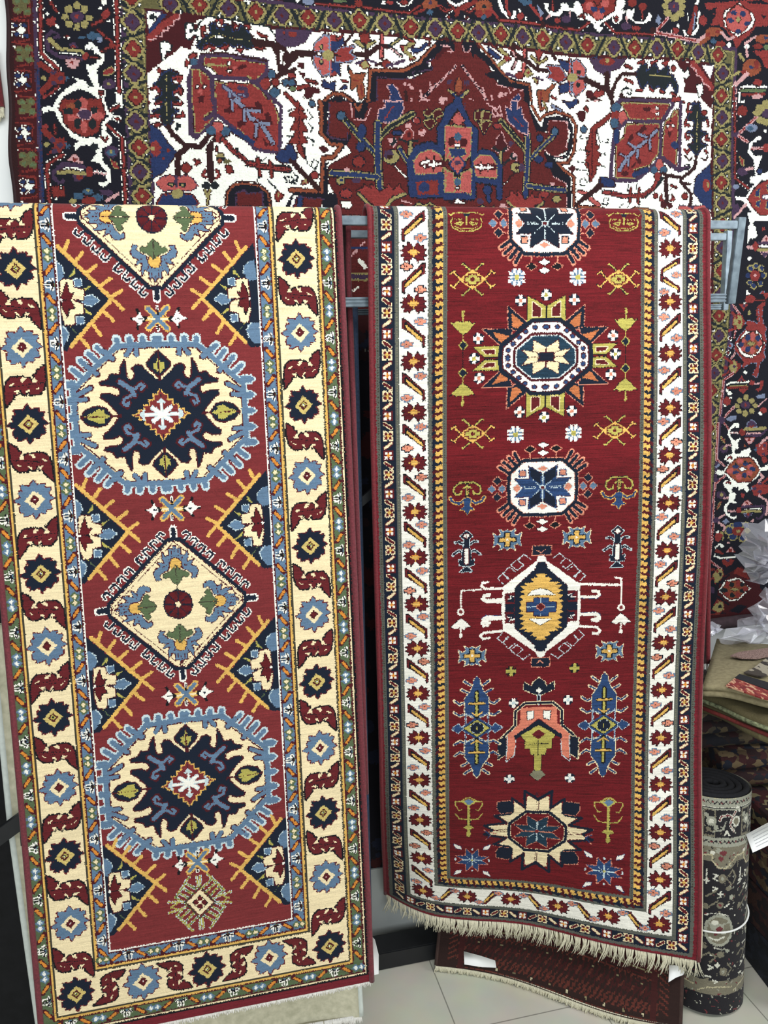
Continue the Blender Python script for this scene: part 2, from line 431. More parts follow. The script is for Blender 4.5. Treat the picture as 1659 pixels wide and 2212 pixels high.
# --- lozenges with scroll arms
XST = parse(R1, """
L k 22 1030,628 1092,566; L k 22 1110,718 1180,645 1172,632 1212,660
L y 12 1030,628 1092,566 1106,574; L g 12 1110,718 1180,645 1170,634 1212,660
P g 1003,622 1030,640 1090,680 1128,716 1003,716; O y D 12 1003,672 1038,672 1038,695 1072,695 1072,716 1003,716
P y 975,680 1030,680 1030,716 975,716
""", (1003, 716))
for p in (at(R1, 1003, 716), at(R2, 784, 695), at(R4, 228, 214), at(R4, 1383, 186)):
    stamp(cvR, XST, p, 'xy'); cvR.rect('D', p[0]-.0025, p[0]+.0025, p[1]-.005, p[1]+.005); cvR.rect('D', p[0]-.005, p[0]+.005, p[1]-.0025, p[1]+.0025)
WFL = [".. ww ww ..", "..nwwnwwn..", "wwnwwnwwnww", "wwwnwnwnwww", ".nnnyyynnn.", "wwwwyyywwww", ".nnnyyynnn.", "wwwnwnwnwww", "wwnwwnwwnww", "..nwwnwwn..", ".. ww ww .."]
for p in (at(R1, 1420, 695), at(R2, 412, 675), at(R4, 575, 220), at(R4, 1048, 207)):
    bits(cvR, WFL, p, .0036, {'n': 'b', 'w': 'w', 'y': 'y'})
WCR = [".nwwn.", "nnwwnn", "wwccww", "wwccww", "nnwwnn", ".nwwn."]
for s, lst in (('p', [(617, 112), (1052, 105), (272, 420), (280, 742), (608, 1018), (1033, 1010), (1368, 395), (1350, 710)]),
               ('y', [(825, 65), (240, 583), (808, 1058), (1388, 545)])):
    for x, y in lst: bits(cvR, WCR, at(R3, x, y), .0042, {'c': s})
for x, y in [(588, 305), (1050, 278), (552, 952), (1068, 945)]: bits(cvR, WCR, at(R6, x, y), .0042, {'c': 'l'})
for x, y in [(565, 35), (1108, 8)]: bits(cvR, WCR, at(R6, x, y), .0042, {'w': 'y', 'c': 'y', 'n': 'k'})
# --- ram's horn flowers
RAM = parse(R4, """
L k 20 182,612 240,608 286,640 295,675 275,705 235,700; L y 13 182,612 240,608 286,640 295,675 275,705 235,700 228,675
L k 40 182,640 182,720; L y 26 182,640 182,700; L r 8 182,640 182,690; L y 12 182,640 215,655
L g 30 190,742 250,778 300,760 322,725; L B 17 190,742 250,778 300,760 318,730
O B g 5 182,730 215,742 205,800 240,830 205,835 182,872
""", (182, 740))
stamp(cvR, RAM, at(R4, 184, 740), 'x'); stamp(cvR, RAM, at(R4, 1417, 695), 'x')
RAM2 = parse(R1, """
L y 10 945,95 985,82 1050,85 1095,115 1110,100; L y 10 950,130 950,200; L y 10 985,150 1055,152; L y 10 985,175 1050,190 1000,205 975,180
L y 10 945,258 1010,260 1080,225 1092,170 1075,140; L y 8 945,235 1000,238 1055,215; P n 945,90 985,92 960,125 945,125
""", (945, 180))
stamp(cvR, RAM2, at(R1, 945, 180), 'x'); stamp(cvR, RAM2, at(R2, 832, 178), 'x')
# --- stars with gold crosses
GST = parse(R5, """
O b i 5 510,15 540,28 578,6 562,45 590,62 625,36 612,95 510,95
P b 470,40 515,20 515,95 470,95; P m 510,36 536,36 536,72 584,72 584,96 510,96
P n 510,34 538,34 538,70 586,70 586,96 510,96
P g 510,42 528,42 528,80 575,80 575,96 510,96
""", (510, 95))
for p in (at(R5, 510, 95), at(R5, 1075, 75), at(R5, 225, 1040), at(R5, 1340, 1000)):
    stamp(cvR, GST, p, 'xy'); cvR.rect('w', p[0]-.0025, p[0]+.0025, p[1]-.0025, p[1]+.0025)
# --- pale candle stands
CAN = parse(R5, """
L l 26 178,150 240,108 268,112; L l 26 195,205 240,180 290,212; L n 14 178,150 240,108 262,112; L n 14 195,205 240,180 286,210
O n l 5 178,20 232,62 200,90 200,140 215,200 215,262 240,250 238,300 190,310 178,312
O n l 5 178,312 190,318 236,355 178,355
O w D 5 178,42 204,64 178,84; O w D 5 178,165 194,170 194,285 178,300
""", (178, 190))
stamp(cvR, CAN, at(R5, 178, 190), 'x'); stamp(cvR, CAN, at(R5, 1405, 152), 'x')
# --- white hexagon
HEX = parse(R5, """
L l 7 880,245 935,205 985,245 935,290 985,330 1040,285 1000,250; L l 7 1000,340 1055,298 1100,350 1050,395; L l 7 1060,400 1100,345 1145,385 1100,430
L w 28 1095,560 1230,560 1258,540 1250,516 1205,512; L B 5 1110,572 1235,574 1275,545
P w 785,222 815,225 835,268 1098,452 1107,645 785,645
O n m 4 785,276 822,278 832,322 1000,470 1003,645 785,645
P n 740,300 800,300 800,660 740,660; P n 780,600 1003,620 1003,660 780,660
P D 1005,508 1082,508 1080,650 1003,650; P n 1005,540 1060,520 1040,550 1065,580 1005,590; P n 1005,600 1080,600 1080,650 1005,650
L w 7 1005,545 1040,530 1030,555 1062,560
P g 785,368 832,372 818,398 872,408 848,436 935,440 898,462 962,458 925,490 958,505 915,530 965,545 930,575 968,590 935,612 965,645 785,645
P g 730,400 800,400 800,660 730,660; P g 780,600 950,620 950,660 780,660
O n p 7 785,142 865,142 865,215 785,215; P n 740,150 800,150 800,215 740,215
""", (785, 642))
hc = at(R5, 785, 642)
stamp(cvR, HEX, hc, 'xy')
stamp(cvR, parse(R5, """
O w k 4 672,546 715,508 780,492 845,505 898,541; O w k 4 688,740 870,736 776,790
O B m 6 728,568 845,568 845,600 908,602 905,680 845,680 843,714 725,714 725,680 668,682 668,605 728,602
L l 6 782,568 782,714; L l 6 668,642 905,640; O D p 5 782,608 820,640 782,672 745,642
L p 9 745,180 785,200 820,172; L p 9 750,1100 775,1075 800,1100
""", (785, 642)), hc)
HKR = parse(R5, """
L w 22 1095,455 1440,462; L w 18 1440,465 1434,410 1385,400; L w 14 1440,462 1435,620; E w 1435,645 30,30; E r 1435,645 15,16
O w k 4 1355,768 1400,722 1432,690 1472,720 1515,765 1480,765 1460,790 1432,760 1400,780; L w 14 1432,750 1432,840; E w 1432,838 15,20
L w 22 1095,703 1235,706 1264,732 1245,755 1205,750; L w 22 1095,797 1240,806 1268,834 1245,858 1205,855
""", (785, 642))
HKL = parse(R5, """
L w 22 490,492 330,492 298,470 310,445 350,440; L w 14 298,500 135,510 132,655; E w 132,682 30,30; E r 132,682 15,16
O w k 4 50,810 95,765 132,735 170,760 212,805 175,805 155,830 132,800 100,820; L w 14 132,790 132,880; E w 132,875 15,20
L w 22 490,735 330,745 300,768 315,795 350,790; L w 22 490,835 320,850 292,875 310,902 365,893
L w 22 485,600 345,600 305,580 320,555 365,550
""", (785, 642))
stamp(cvR, HKR, hc); stamp(cvR, HKL, hc)
# --- gabled motif
HOU = parse(R6, """
O n i 5 800,85 858,125 865,160 935,118 935,185 805,245; O w k 3 800,172 832,198 800,225; L l 30 800,245 800,310; L n 14 800,245 800,305
L i 36 800,302 925,302 1000,365 1000,490 1110,590; L n 22 800,302 925,302 1000,365 1000,490 1110,590
O n i 5 1065,580 1142,600 1138,780 1070,735
P P 800,338 955,338 960,475 1060,560 1070,590 1060,780 1000,740 990,580 800,430; L l 7 1062,580 1068,790
P P 770,338 830,338 830,440 770,440; L l 7 990,610 998,745 1065,800
O w n 7 845,372 902,372 895,445 845,430
P n 800,440 1005,575 998,610 930,570 800,492
O y k 5 800,492 945,572 930,600 912,610 910,690 870,690 855,745 825,742 822,870 800,870
O v k 4 780,875 825,880 858,915 800,962 780,962 ; P D 800,530 860,568 800,612; L k 5 800,650 905,650
P y 780,750 812,750 812,880 780,880
""", (800, 520))
stamp(cvR, HOU, at(R6, 800, 520), 'x')
# --- blue columns
COL = parse(R6, """
L i 30 330,150 382,112; L i 30 340,220 405,185; L i 28 360,285 420,310 468,275; L i 28 360,390 420,408 470,375
L B 17 330,150 378,114; L B 17 340,220 400,188; L B 17 360,285 420,308 462,278; L B 17 360,390 420,405 465,378
O B i 6 275,80 302,110 306,150 335,210 378,260 378,395 300,432 275,432
L l 16 370,390 370,482; L B 7 370,390 370,482
L l 12 290,440 395,500; L B 22 275,432 395,512; L l 5 290,425 362,398
P B 250,120 300,120 300,400 250,400
O B l 5 395,520 430,475 490,510 395,530
O y k 6 275,448 385,518 275,522 ; L k 46 275,215 275,420; L y 22 275,218 275,415; L k 34 275,310 330,308; L g 16 275,310 340,306; L g 14 275,415 320,385
E n 275,515 55,45; L l 5 300,480 330,505
""", (275, 520))
for p in (at(R6, 275, 520), at(R6, 1355, 492)):
    stamp(cvR, COL, p, 'xy')
    for d in (-.009, .009):
        cvR.poly('n', p+np.array([(d+.008*math.cos(t), .008*math.sin(t)*1.4) for t in np.linspace(0, 6.28, 12)]))
    cvR.rect('y', p[0]-.001, p[0]+.001, p[1]-.006, p[1]+.006)
# --- white pointed star medallion
STA = parse(R7, """
L p 14 828,165 945,98 940,235; L p 12 945,225 1045,155 1040,280; L p 12 1040,290 1180,305 1080,365; L p 12 1075,365 1265,400 1190,425
O n p 5 1028,200 1060,180 1158,195 1160,250 1125,290 1040,275
L n 24 828,165 945,98 935,240; L n 22 945,222 1042,158 1030,280; L n 22 1035,288 1178,310 1080,362; L n 22 1070,362 1260,400 1190,430
P i 828,182 905,138 922,142 925,250 828,250; P i 925,250 1020,185 1020,270 1045,295 1135,312 1062,360; P i 1062,375 1225,402 1170,432 1062,432
P i 800,190 835,175 835,250 800,250; P i 1050,400 1170,420 1170,445 1050,445
L m 6 828,180 828,250; L m 6 1062,436 1170,436; L m 5 925,250 950,225; L m 5 1060,365 1080,362
L i 34 828,262 925,262 1050,365 1055,430; L n 26 828,262 925,262 1050,365 1055,430
P f 828,276 915,276 1034,372 1036,430 828,430; P f 790,276 835,276 835,430 790,430; P f 820,400 1036,410 1036,440 820,440
O T p 5 828,410 830,335 915,295 905,372 1012,372 950,412
L l 8 828,340 828,400; L l 5 850,395 890,370; E r 828,410 14,12
""", (828, 412))
sc_ = at(R7, 828, 412)
stamp(cvR, STA, sc_, 'xy')
stamp(cvR, parse(R7, """
L p 7 415,400 470,440 430,480; L p 7 450,415 510,430; L B 8 425,410 465,440 440,470; L p 7 1262,430 1200,455 1250,510; L B 8 1255,440 1205,460 1240,500; L n 7 815,140 828,112 840,140
""", (828, 412)), sc_)
PLM = parse(R7, """
L k 34 297,300 297,445; L y 22 297,215 297,440; L y 12 297,215 355,175 310,150 297,150; O b y 6 297,160 335,178 297,210
L y 9 340,180 400,180 402,205 375,250 355,245; L y 11 310,320 370,315 400,275; P y 275,370 255,385 297,400 340,385 320,368; E y 297,430 16,26
""", (297, 300))
stamp(cvR, PLM, at(R7, 297, 300), 'x'); stamp(cvR, PLM, at(R7, 1383, 322), 'x')
ST8 = parse(R7, """
O B p 5 325,635 327,590 372,550 375,605 450,610 400,635
L l 6 327,595 327,635; L l 4 340,628 365,612; L l 6 330,635 400,635
O w B 4 415,535 470,515 450,550 410,555; E l 325,552 8,8; E l 455,635 7,6
""", (325, 635))
for p in (at(R7, 325, 635), at(R7, 1350, 722)): stamp(cvR, ST8, p, 'xy'); cvR.rect('y', p[0]-.003, p[0]+.003, p[1]-.003, p[1]+.003)

# --- borders
BR = [('E', 0, 9.5), ('g', 9.5, 26), ('n', 26, 33.5), ('E', 33.5, 43), ('w', 43, 107), ('E', 107, 117), ('n', 117, 151), ('E', 151, 160), ('s', 160, 200)]
_fh = (FR-FL)/2; _fc = (FR+FL)/2
class Shift:             # the band frame is symmetric about the field's middle
    def __init__(s, cv, d): s.cv, s.d = cv, d
    def rect(s, c, a, b, e, f): s.cv.rect(c, a+s.d, b+s.d, e, f)
SL, SB = 1.045, .86
frame(Shift(cvR, _fc), BR, _fh, FBR, SL, SB)
cvR.rect('s', RU0, RU1, FBR+.160*SB, RV1)
def bx(mm, sd): return FR+mm/1000 if sd > 0 else FL-SL*mm/1000
# dotted guard stripes
for sd in (1, -1):
    for mm in (4.7, 38.2, 112, 155.5):
        u = bx(mm, sd)
        for v in np.arange(-.05, FBR+.03, .0062):
            cvR.rect('e' if mm < 9 or mm > 120 else 'v', u-.0014, u+.0012, v, v+.003)
# running wave
WAV = [(-.0082, .002), (-.004, -.0035), (.001, -.0005), (.0035, -.0045), (.0075, -.0025), (.0065, .002), (.0035, .0015), (.0015, .0045), (-.003, .0035), (-.0082, .0085)]
pw = .0172
def wave(cx, cy, horiz, sx, k):
    P = np.array(WAV)*np.array([sx*1.6, 1.3])
    if horiz: P = P[:, ::-1]
    cvR.poly('m' if k % 3 else 'n', P+np.array([cx, cy]))
for sd in (1, -1):
    u = bx(21, sd)
    for k in range(-3, int((FBR+.02)/pw)+1): wave(u, k*pw, False, -sd, k)
for k in range(int((FR-FL+.05)/pw)): wave(FL-.02+k*pw, FBR+.019, True, -1, k)
FLO = parse(R1, """
O D k 5 458,445 440,395 408,370 400,410 362,405 375,430 345,445 375,460 345,490 378,500 372,535 410,522 415,550 440,515 458,500 478,515 500,550 508,522 550,530 540,500 572,490 545,465 572,435 540,430 550,400 510,405 495,368 475,395
L m 5 400,410 430,445; L m 5 508,405 485,445; L m 5 375,500 430,470; L m 5 540,500 490,475
L g 9 458,415 458,500; L g 9 410,458 505,458; O g o 3 430,440 485,440 485,480 430,480
""", (458, 460))
BAR = parse(R1, """
P k 338,372 340,262 365,250 520,95 540,78 566,76 566,185 540,195 372,330 370,385
P c 345,360 348,262 370,252 522,102 560,90 560,180 535,190 366,325 364,370
P k 362,325 362,275 530,115 540,125 540,180
P g 365,318 372,285 515,152 530,158 522,180 390,310
""", (452, 230))
CRS = parse(R1, """
O p b 8 362,105 400,105 400,122 430,122 430,148 400,148 400,165 362,165 362,148 335,148 335,122 362,122
E D 381,135 6,6; L b 4 365,120 365,150
""", (382, 135))
lf = [at(R1, 456, 460), at(R1, 461, 945)] + [inv_right((800+x/2.645, 760+y/2.645))[0] for x, y in ((255, 55), (258, 345), (260, 632), (256, 912), (266, 1172))] \
    + [inv_right((800+x/2.645, 1220+y/2.645))[0] for x, y in ((267, 222), (266, 475), (266, 732), (266, 985), (266, 1225))] + [inv_right((899, 1769))[0], inv_right((899, 1850))[0], inv_right((902, 1925))[0]]
dirl = [1, 1, -1, -1, -1, -1, -1, -1, -1, -1, -1, -1, -1, -1, -1]
rf = [at(R2, 1265, 412), at(R2, 1258, 900), at(R2, 1255, 1375)] + [inv_right((1350+x/2.645, 760+y/2.645))[0] for x, y in ((245, 320), (238, 590), (238, 862), (230, 1132))] \
    + [inv_right((1340+x/2.645, 1220+y/2.645))[0] for x, y in ((250, 182), (241, 442), (234, 712), (222, 985), (200, 1250))] + [inv_right((1417, 1796))[0], inv_right((1420, 1898))[0], inv_right((1422, 1998))[0]]
for sd, fl, dr in ((-1, lf, dirl), (1, rf, None)):
    u = bx(75, sd); pv = fl[0][1]-(fl[1][1]-fl[0][1])
    for i, p in enumerate(fl):
        v = p[1]; dv = v-pv; mid = (v+pv)/2
        if i == 0 and sd > 0: mid = v-.058; dv = .1
        last = i == len(fl)-1
        if last: v = FBR+.075*SB
        stamp(cvR, FLO, (u, v), sc=1.08)
        d = dr[i] if dr else (-1 if i == 0 else 1)
        s = min(1.0, dv/.112)
        if sd > 0 and i == 1:
            for q, dd in ((-.019, 1), (.021, -1)): stamp(cvR, BAR, (u, mid+q), fx=dd, sc=.62, sx=1.5)
            stamp(cvR, CRS, (u+.016, mid)); stamp(cvR, CRS, (u-.016, mid+.038))
        else:
            stamp(cvR, BAR, (u, mid), fx=d, sc=s, sx=1/s)
            stamp(cvR, CRS, (u-.016*d, mid-.025*s), sc=1.15, cm={'b': 'n'} if i % 4 == 1 else None)
            stamp(cvR, CRS, (u+.016*d, mid+.025*s), sc=1.15, cm={'b': 'n'} if i % 3 == 1 else None)
        pv = p[1]
ub, uc = bx(75, -1), bx(75, 1); vb = FBR+.075*SB
for k in range(1, 5):
    stamp(cvR, FLO, (ub+(uc-ub)*k/5, vb), sc=1.02)
for k in range(5):
    x = ub+(uc-ub)*(k+.5)/5; d = 1 if k < 2 else -1
    stamp(cvR, BAR, (x, vb), rot=math.pi/2, fx=-d, sc=.86, sx=.98)
    stamp(cvR, CRS, (x-.028, vb+.016*d)); stamp(cvR, CRS, (x+.028, vb-.016*d))
BX1 = ["mmmmmmm", "mwwmwwm", "mwwowwm", "mmooomm", "mwwowwm", "mwwmwwm", "mmmmmmm"]
BX2 = ["ppp.ppp", "pDDpDDp", "pDDgDDp", ".pgggp.", "pDDgDDp", "pDDpDDp", "ppp.ppp"]
def chain(u, v, k, tr, fy):
    if k == 0: bits(cvR, BX2, (u, v), .0035, {'p': 'i'})
    elif k == 2: bits(cvR, BX1, (u, v), .0034, {'m': 'c'})
    else:
        d = np.array([.0078, -.0055 if k == 1 else .0055])
        if tr: d = np.array([.0075, .0055 if k == 1 else -.0055])
        A = np.array([u, v])
        cvR.line('i' if k == 3 else 'c', np.array([A-d, A+d]), .0092); cvR.line('D' if k == 3 else 'i', np.array([A-d*.95, A+d*.95]), .0062)
pb = (at(R1, 217, 1030)[1]-at(R1, 207, 200)[1])/8
v0 = at(R1, 207, 200)[1]
for sd in (1, -1):
    k = -3 if sd > 0 else -2
    u = bx(134, sd)
    while v0+k*pb < FBR+.12*SB:
        chain(u, v0+(k+(.15 if sd > 0 else 0))*pb, k % 4 if sd < 0 else (k+2) % 4, False, 1); k += 1
n = 28; ua, uz = bx(134, -1), bx(134, 1)
for j in range(n+1): chain(ua+(uz-ua)*j/n, FBR+.134*SB, (j+1) % 4, True, 1)
# ================================================================ large carpet hung on the wall
WU0, WU1, WV0, WV1 = -.40, 1.95, .06, 1.94
cvW = Canvas(WU0, WU1, WV0, WV1, .0015, 'N')
def wc(x, y, s): return Crop(inv_wall, x, y, s, .00131)
WA, WB, WC, WD, WE = wc(0, 0, 5.027), wc(0, 220, 5.027), wc(300, 0, 4.879), wc(300, 220, 4.879), wc(620, 0, 4.879)
WF, WG, WH, WI, WJ = wc(620, 220, 4.3658), wc(940, 0, 4.74), wc(960, 220, 4.879), wc(1270, 0, 4.265), wc(1270, 220, 4.265)
WK, WL, WM, WN, WP = wc(1520, 460, 9.217), wc(1510, 660, 8.508), wc(1510, 900, 8.508), wc(1510, 1130, 4.886), wc(0, 0, 1.0)
def W(cr, text): stamp(cvW, parse(cr, text))
# --- field, guard stripes and the narrow outer border
LX = "264,-60 264,0 268,100 275,250 283,440 300,900 318,1340"
W(WP, """
P I 316,20 320,20 420,27 500,45 620,60 700,63 790,66 870,74 1030,92 1100,102 1270,120 1370,125 1480,127 1545,137 1546,260 1544,470 1538,700 1528,880 1505,1340 340,1340 328,450
L V 8 540,-2 620,13 700,20 800,29 900,40 980,48 1060,55 1150,62 1270,75 1400,88 1500,96 1591,106 1587,240 1585,470 1578,700 1569,800 1559,900 1550,1000 1540,1100 1528,1340
P U 262,-80 268,100 275,250 283,440 300,900 318,1340 345,1340 328,450 320,240 315,110 314,20 420,27 500,45 560,55 620,62 700,64 790,66 870,74 950,83 1030,92 1100,102 1180,110 1270,120 1370,125 1480,127 1545,137 1546,260 1544,470 1538,700 1528,880 1505,1340 1525,1340 1536,1100 1546,1000 1555,900 1565,800 1574,700 1581,470 1583,240 1589,110 1500,98 1400,90 1270,77 1150,64 1060,57 980,50 900,42 800,31 700,22 620,15 540,0 400,-20 264,-80
L u 2 268,-60 272,100 279,250 287,440 322,1340; L u 2 309,20 313,240 323,450 340,1340; L u 2 540,4 620,19 700,26 800,35 900,46 980,54 1060,61 1150,68 1270,81 1400,94 1500,102 1583,112
L u 2 1585,112 1579,240 1577,470 1570,700 1561,800 1551,900 1532,1100; L u 2 1550,137 1550,260 1548,470 1542,700 1532,880 1512,1340
L d 7 317,20 323,240 331,450 350,1340; L d 7 317,20 420,29 500,47 620,64 700,66 790,68 870,76 1030,94 1100,104 1270,122 1480,129 1543,139 1544,260 1542,470 1536,700 1526,880
L V 7 264,-60 268,100 275,250 283,440 318,1340; L V 6 323,240 331,450 345,1340
P d 10,-60 12,0 21,150 23,300 34,440 60,900 90,1340 150,1340 110,900 90,440 80,250 75,100 70,-60
L x 12 15,-60 17,0 24,150 28,300 40,440 95,1340; L V 8 74,-60 75,0 79,120 86,260 93,440 150,1340; L Z 3 82,150 87,260 96,440
""")
W(WP, "P R 560,470 1290,470 1290,1400 560,1400; P x 545,470 560,470 560,1400 545,1400; P N 1290,470 1310,470 1310,1400 1290,1400")
def flowers(path, first):
    for i, (x, y) in enumerate(path):
        c = inv_wall((x, y))[0]; rust = (i % 2 == 0) == first
        t = np.linspace(0, 2*math.pi, 15)[:-1]; rr = 1+.16*np.cos(4*t)
        for k, r in (('J', .0265), ('u', .0245), ('x', .0185), ('q' if rust else 'V', .0165)):
            cvW.poly(k, c+np.stack([np.cos(t)*r*.95*rr, np.sin(t)*r*rr], 1))
        cvW.poly('u' if rust else 'R', c+np.stack([np.cos(t)*.004, np.sin(t)*.004], 1))
def vine(path, first, hz):
    P = inv_wall(path)
    for i in range(len(P)-1):
        m = (P[i]+P[i+1])/2; d = P[i+1]-P[i]; n = np.array([-d[1], d[0]])/np.hypot(*d); e = d/np.hypot(*d); s = 1 if i % 2 else -1
        cvW.line('J', np.array([m-e*.012+n*s*.026, m+e*.012-n*s*.026]), .0075)
        cvW.line('u', np.array([m-e*.004+n*s*.024, m+e*.018-n*s*.020]), .003)
        for q, k in ((m+e*.013+n*s*.017, 'I'), (m-e*.013-n*s*.017, 'I')):
            cvW.line('J', np.array([q-e*.003, q+e*.003]), .0105); cvW.line(k, np.array([q-n*.0015, q+n*.0015]), .005)
    flowers(path, first)
vine([(281, -60), (283, -8), (285, 47), (288, 105), (289, 159), (293, 211), (294, 263), (301, 319), (302, 371), (307, 423), (311, 476), (315, 530)], False, False)
vine([(367, 4), (431, 6), (494, 16), (553, 25), (609, 34), (666, 39), (722, 44), (777, 42), (832, 49), (888, 57), (940, 63), (987, 69), (1031, 73), (1080, 76), (1128, 81), (1173, 84), (1223, 91), (1269, 97), (1324, 104), (1367, 105), (1416, 107), (1462, 107), (1509, 113), (1553, 118), (1564, 157), (1562, 205), (1564, 252), (1563, 299), (1565, 346), (1562, 393), (1564, 438), (1562, 486), (1560, 535), (1558, 585), (1556, 635), (1553, 682), (1553, 726), (1548, 767), (1545, 806), (1540, 844), (1538, 885), (1534, 925), (1531, 965)], False, True)
# small border flowers
for i, (x, y) in enumerate([(47, 13), (45, 66), (53, 119), (50, 176), (60, 234), (55, 292), (63, 349), (63, 407)]):
    c = inv_wall((x, y))[0]; W(WP, f"L q 3 {x-20},{y-26} {x+16},{y-22} {x+18},{y+20} {x-16},{y+24}")
    for dx, dy in ((-.0105, -.0115), (.009, -.013), (-.011, .007), (.0095, .009), (0, -.002)):
        q = c+np.array([dx, dy])
        cvW.line('U' if i % 2 == 0 else 'I', np.array([q-[.002, 0], q+[.002, 0]]), .0155)
    for dx, dy in ((-.0105, -.0115), (.009, -.013), (-.011, .007), (.0095, .009)):
        q = c+np.array([dx, dy]); cvW.line('G' if i % 2 == 0 else 'Z', np.array([q-[.0015, 0], q+[.0015, 0]]), .008)
    cvW.rect('I', c[0]-.019, c[0]-.015, c[1]+.031, c[1]+.037); cvW.rect('I', c[0]+.022, c[0]+.026, c[1]+.028, c[1]+.034)
# --- left main border
ZIG = "L I 58 {0}; L A 24 {0}"
W(WA, ZIG.format("432,-60 440,200 440,430 450,590 640,760") + "\n" +
  ZIG.format("1262,-60 1270,150 1275,480 1280,650 1290,900 1300,1140") + """
L I 40 540,10 620,130; L A 18 540,10 620,130; L I 36 1000,280 1110,225; L A 18 1000,280 1110,225; L I 34 1060,330 1220,460; L A 16 1060,330 1220,460
E u 840,60 40,45; E u 745,105 44,44; E u 915,110 44,42; E u 705,190 42,36; E u 970,200 44,34; E u 750,265 46,44; E u 920,270 44,42; E u 840,300 36,46
E V 840,190 74,62; E A 835,185 24,20
O A x 4 505,210 560,185 605,205 600,275 540,290 505,260; O A x 4 1110,140 1170,95 1205,150 1150,215 1105,195
E I 515,148 18,22; E I 1090,95 20,18; E I 620,290 26,20; E I 1180,235 16,14; E I 728,405 30,24; E A 728,402 12,10; O I x 4 1100,0 1160,0 1150,50 1110,45
L V 34 510,400 520,540 640,620 880,650; L u 46 550,440 640,540 760,560 890,575; L I 10 545,480 650,575 880,605; L J 14 640,560 890,590; L V 26 510,400 560,345 620,360 640,400 600,410
P V 740,500 800,455 860,530; P A 770,520 800,490 830,525; O h x 4 705,650 870,650 860,720 800,760 740,730; E q 785,690 22,22
E A 935,620 34,44; L I 26 980,625 1090,640; L A 8 980,625 1090,640
P Q 940,390 1000,345 1090,380 1110,410 1000,440 940,430; E S 1090,440 30,30; E Q 890,415 34,18
L I 44 950,520 1000,490 1050,560 1110,590 1115,650 1070,700; L I 36 1105,570 1180,520; L A 14 1105,570 1180,520; E q 1215,500 34,34
P I 930,700 990,720 1040,690 1120,660 1060,740 1060,830 1080,940 1140,980 1155,1040 1130,1070 1080,1060 1160,1156 1110,1156 1040,1050 960,1010 880,980 780,1010 690,1070 670,1156 630,1156 640,1050 720,980 840,890 790,850 900,880 940,890 940,910 1000,900 960,830 950,740
P J 945,905 1000,900 1040,960 960,950; L q 8 1080,1010 1115,1000 1120,1030 1090,1040
O A u 5 1120,790 1220,730 1240,790 1140,830; E V 1185,920 70,60; E u 1180,920 20,20
L q 50 440,700 540,770; L q 50 460,1000 560,910; P q 550,760 620,780 700,810 720,860 690,920 590,940 540,900; E V 585,800 30,26; E V 660,865 32,26; E V 590,915 30,26; P Q 715,830 765,860 725,895; E u 480,850 30,26
L I 44 640,950 540,1040; L A 18 640,950 540,1040; E A 490,1060 30,30
""")
W(WB, """
L I 52 1300,40 1290,-60; L I 46 1185,120 1290,40; L A 20 1185,120 1290,50; L I 40 1170,260 1330,410; L A 18 1170,260 1330,410; L I 52 1325,400 1345,650 1355,900 1365,1140; L A 22 1325,400 1345,650 1355,900 1365,1140
L I 52 690,590 530,690 520,760 530,900 550,1150; L A 22 690,590 530,690 520,760 530,900 550,1150
P I 630,-30 680,-30 640,60 680,170 720,250 800,340 880,390 960,405 1060,400 1110,360 1110,250 1120,210 1190,170 1130,120 1120,50 1080,-30 1130,-30 1170,80 1240,170 1160,240 1150,340 1200,380 1225,420 1200,470 1110,520 1110,640 1200,740 1210,880 1120,930 1050,890 1160,870 1160,770 1080,670 990,670 1050,560 1020,480 950,480 880,490 830,540 810,490 860,440 780,390 700,290 640,200 600,120 560,100
O q x 4 690,-10 1100,-20 1150,160 1090,240 1085,330 960,390 900,385 780,320 700,230 690,130 640,90
E a 910,30 50,70; E a 790,185 60,36; E a 920,290 34,66; E a 1070,160 66,46; E t 770,60 50,40; E J 855,40 36,50; E J 745,115 60,40; E J 850,250 40,60; E J 1010,250 44,56; E J 1030,100 40,40; O V h 10 850,150 880,100 960,100 1000,140 970,200 890,200
E I 500,95 38,36; E I 540,80 30,24; L I 30 560,100 640,60; E I 1280,190 44,40; L q 10 1265,190 1295,200; E J 1030,500 46,40; L q 9 1100,390 1150,440 1170,400
O h x 4 730,650 820,570 910,680; E q 820,640 30,24
L V 44 610,770 700,690 920,720; L I 18 660,760 740,730 910,750; L J 14 680,765 920,765; L u 32 640,790 760,770 935,795; L V 30 590,770 590,840 650,890 700,870; P V 790,810 940,810 870,890 820,870; E q 870,830 34,24
E q 975,770 36,56; L h 30 1040,770 1150,790; L I 9 1040,760 1150,780
E A 500,280 34,24; L q 54 490,330 570,400; P q 560,420 700,400 740,480 660,570 560,580 480,620 600,500; E V 580,425 36,28; E V 665,485 34,28; E V 600,555 36,28; P Q 710,450 785,490 725,530; E u 515,475 32,28
L I 34 600,260 610,360; L A 14 600,260 610,360; P N 860,520 980,500 990,620 900,640
E V 1215,550 74,66; E Q 1210,560 44,40; E u 1205,550 18,20; O A u 6 1205,640 1265,660 1290,720 1250,730
O q x 4 570,930 700,930 720,1040 580,1040; E I 675,945 22,26; E I 615,1055 20,14
E Q 960,985 56,36; E u 960,975 20,14; E Q 860,1035 60,40; E Q 1060,1050 60,40; E q 970,1080 76,46; E u 800,1090 40,30; P V 1080,970 1180,960 1240,990 1190,1030 1100,1010; L h 26 1150,1080 1290,1000
""")
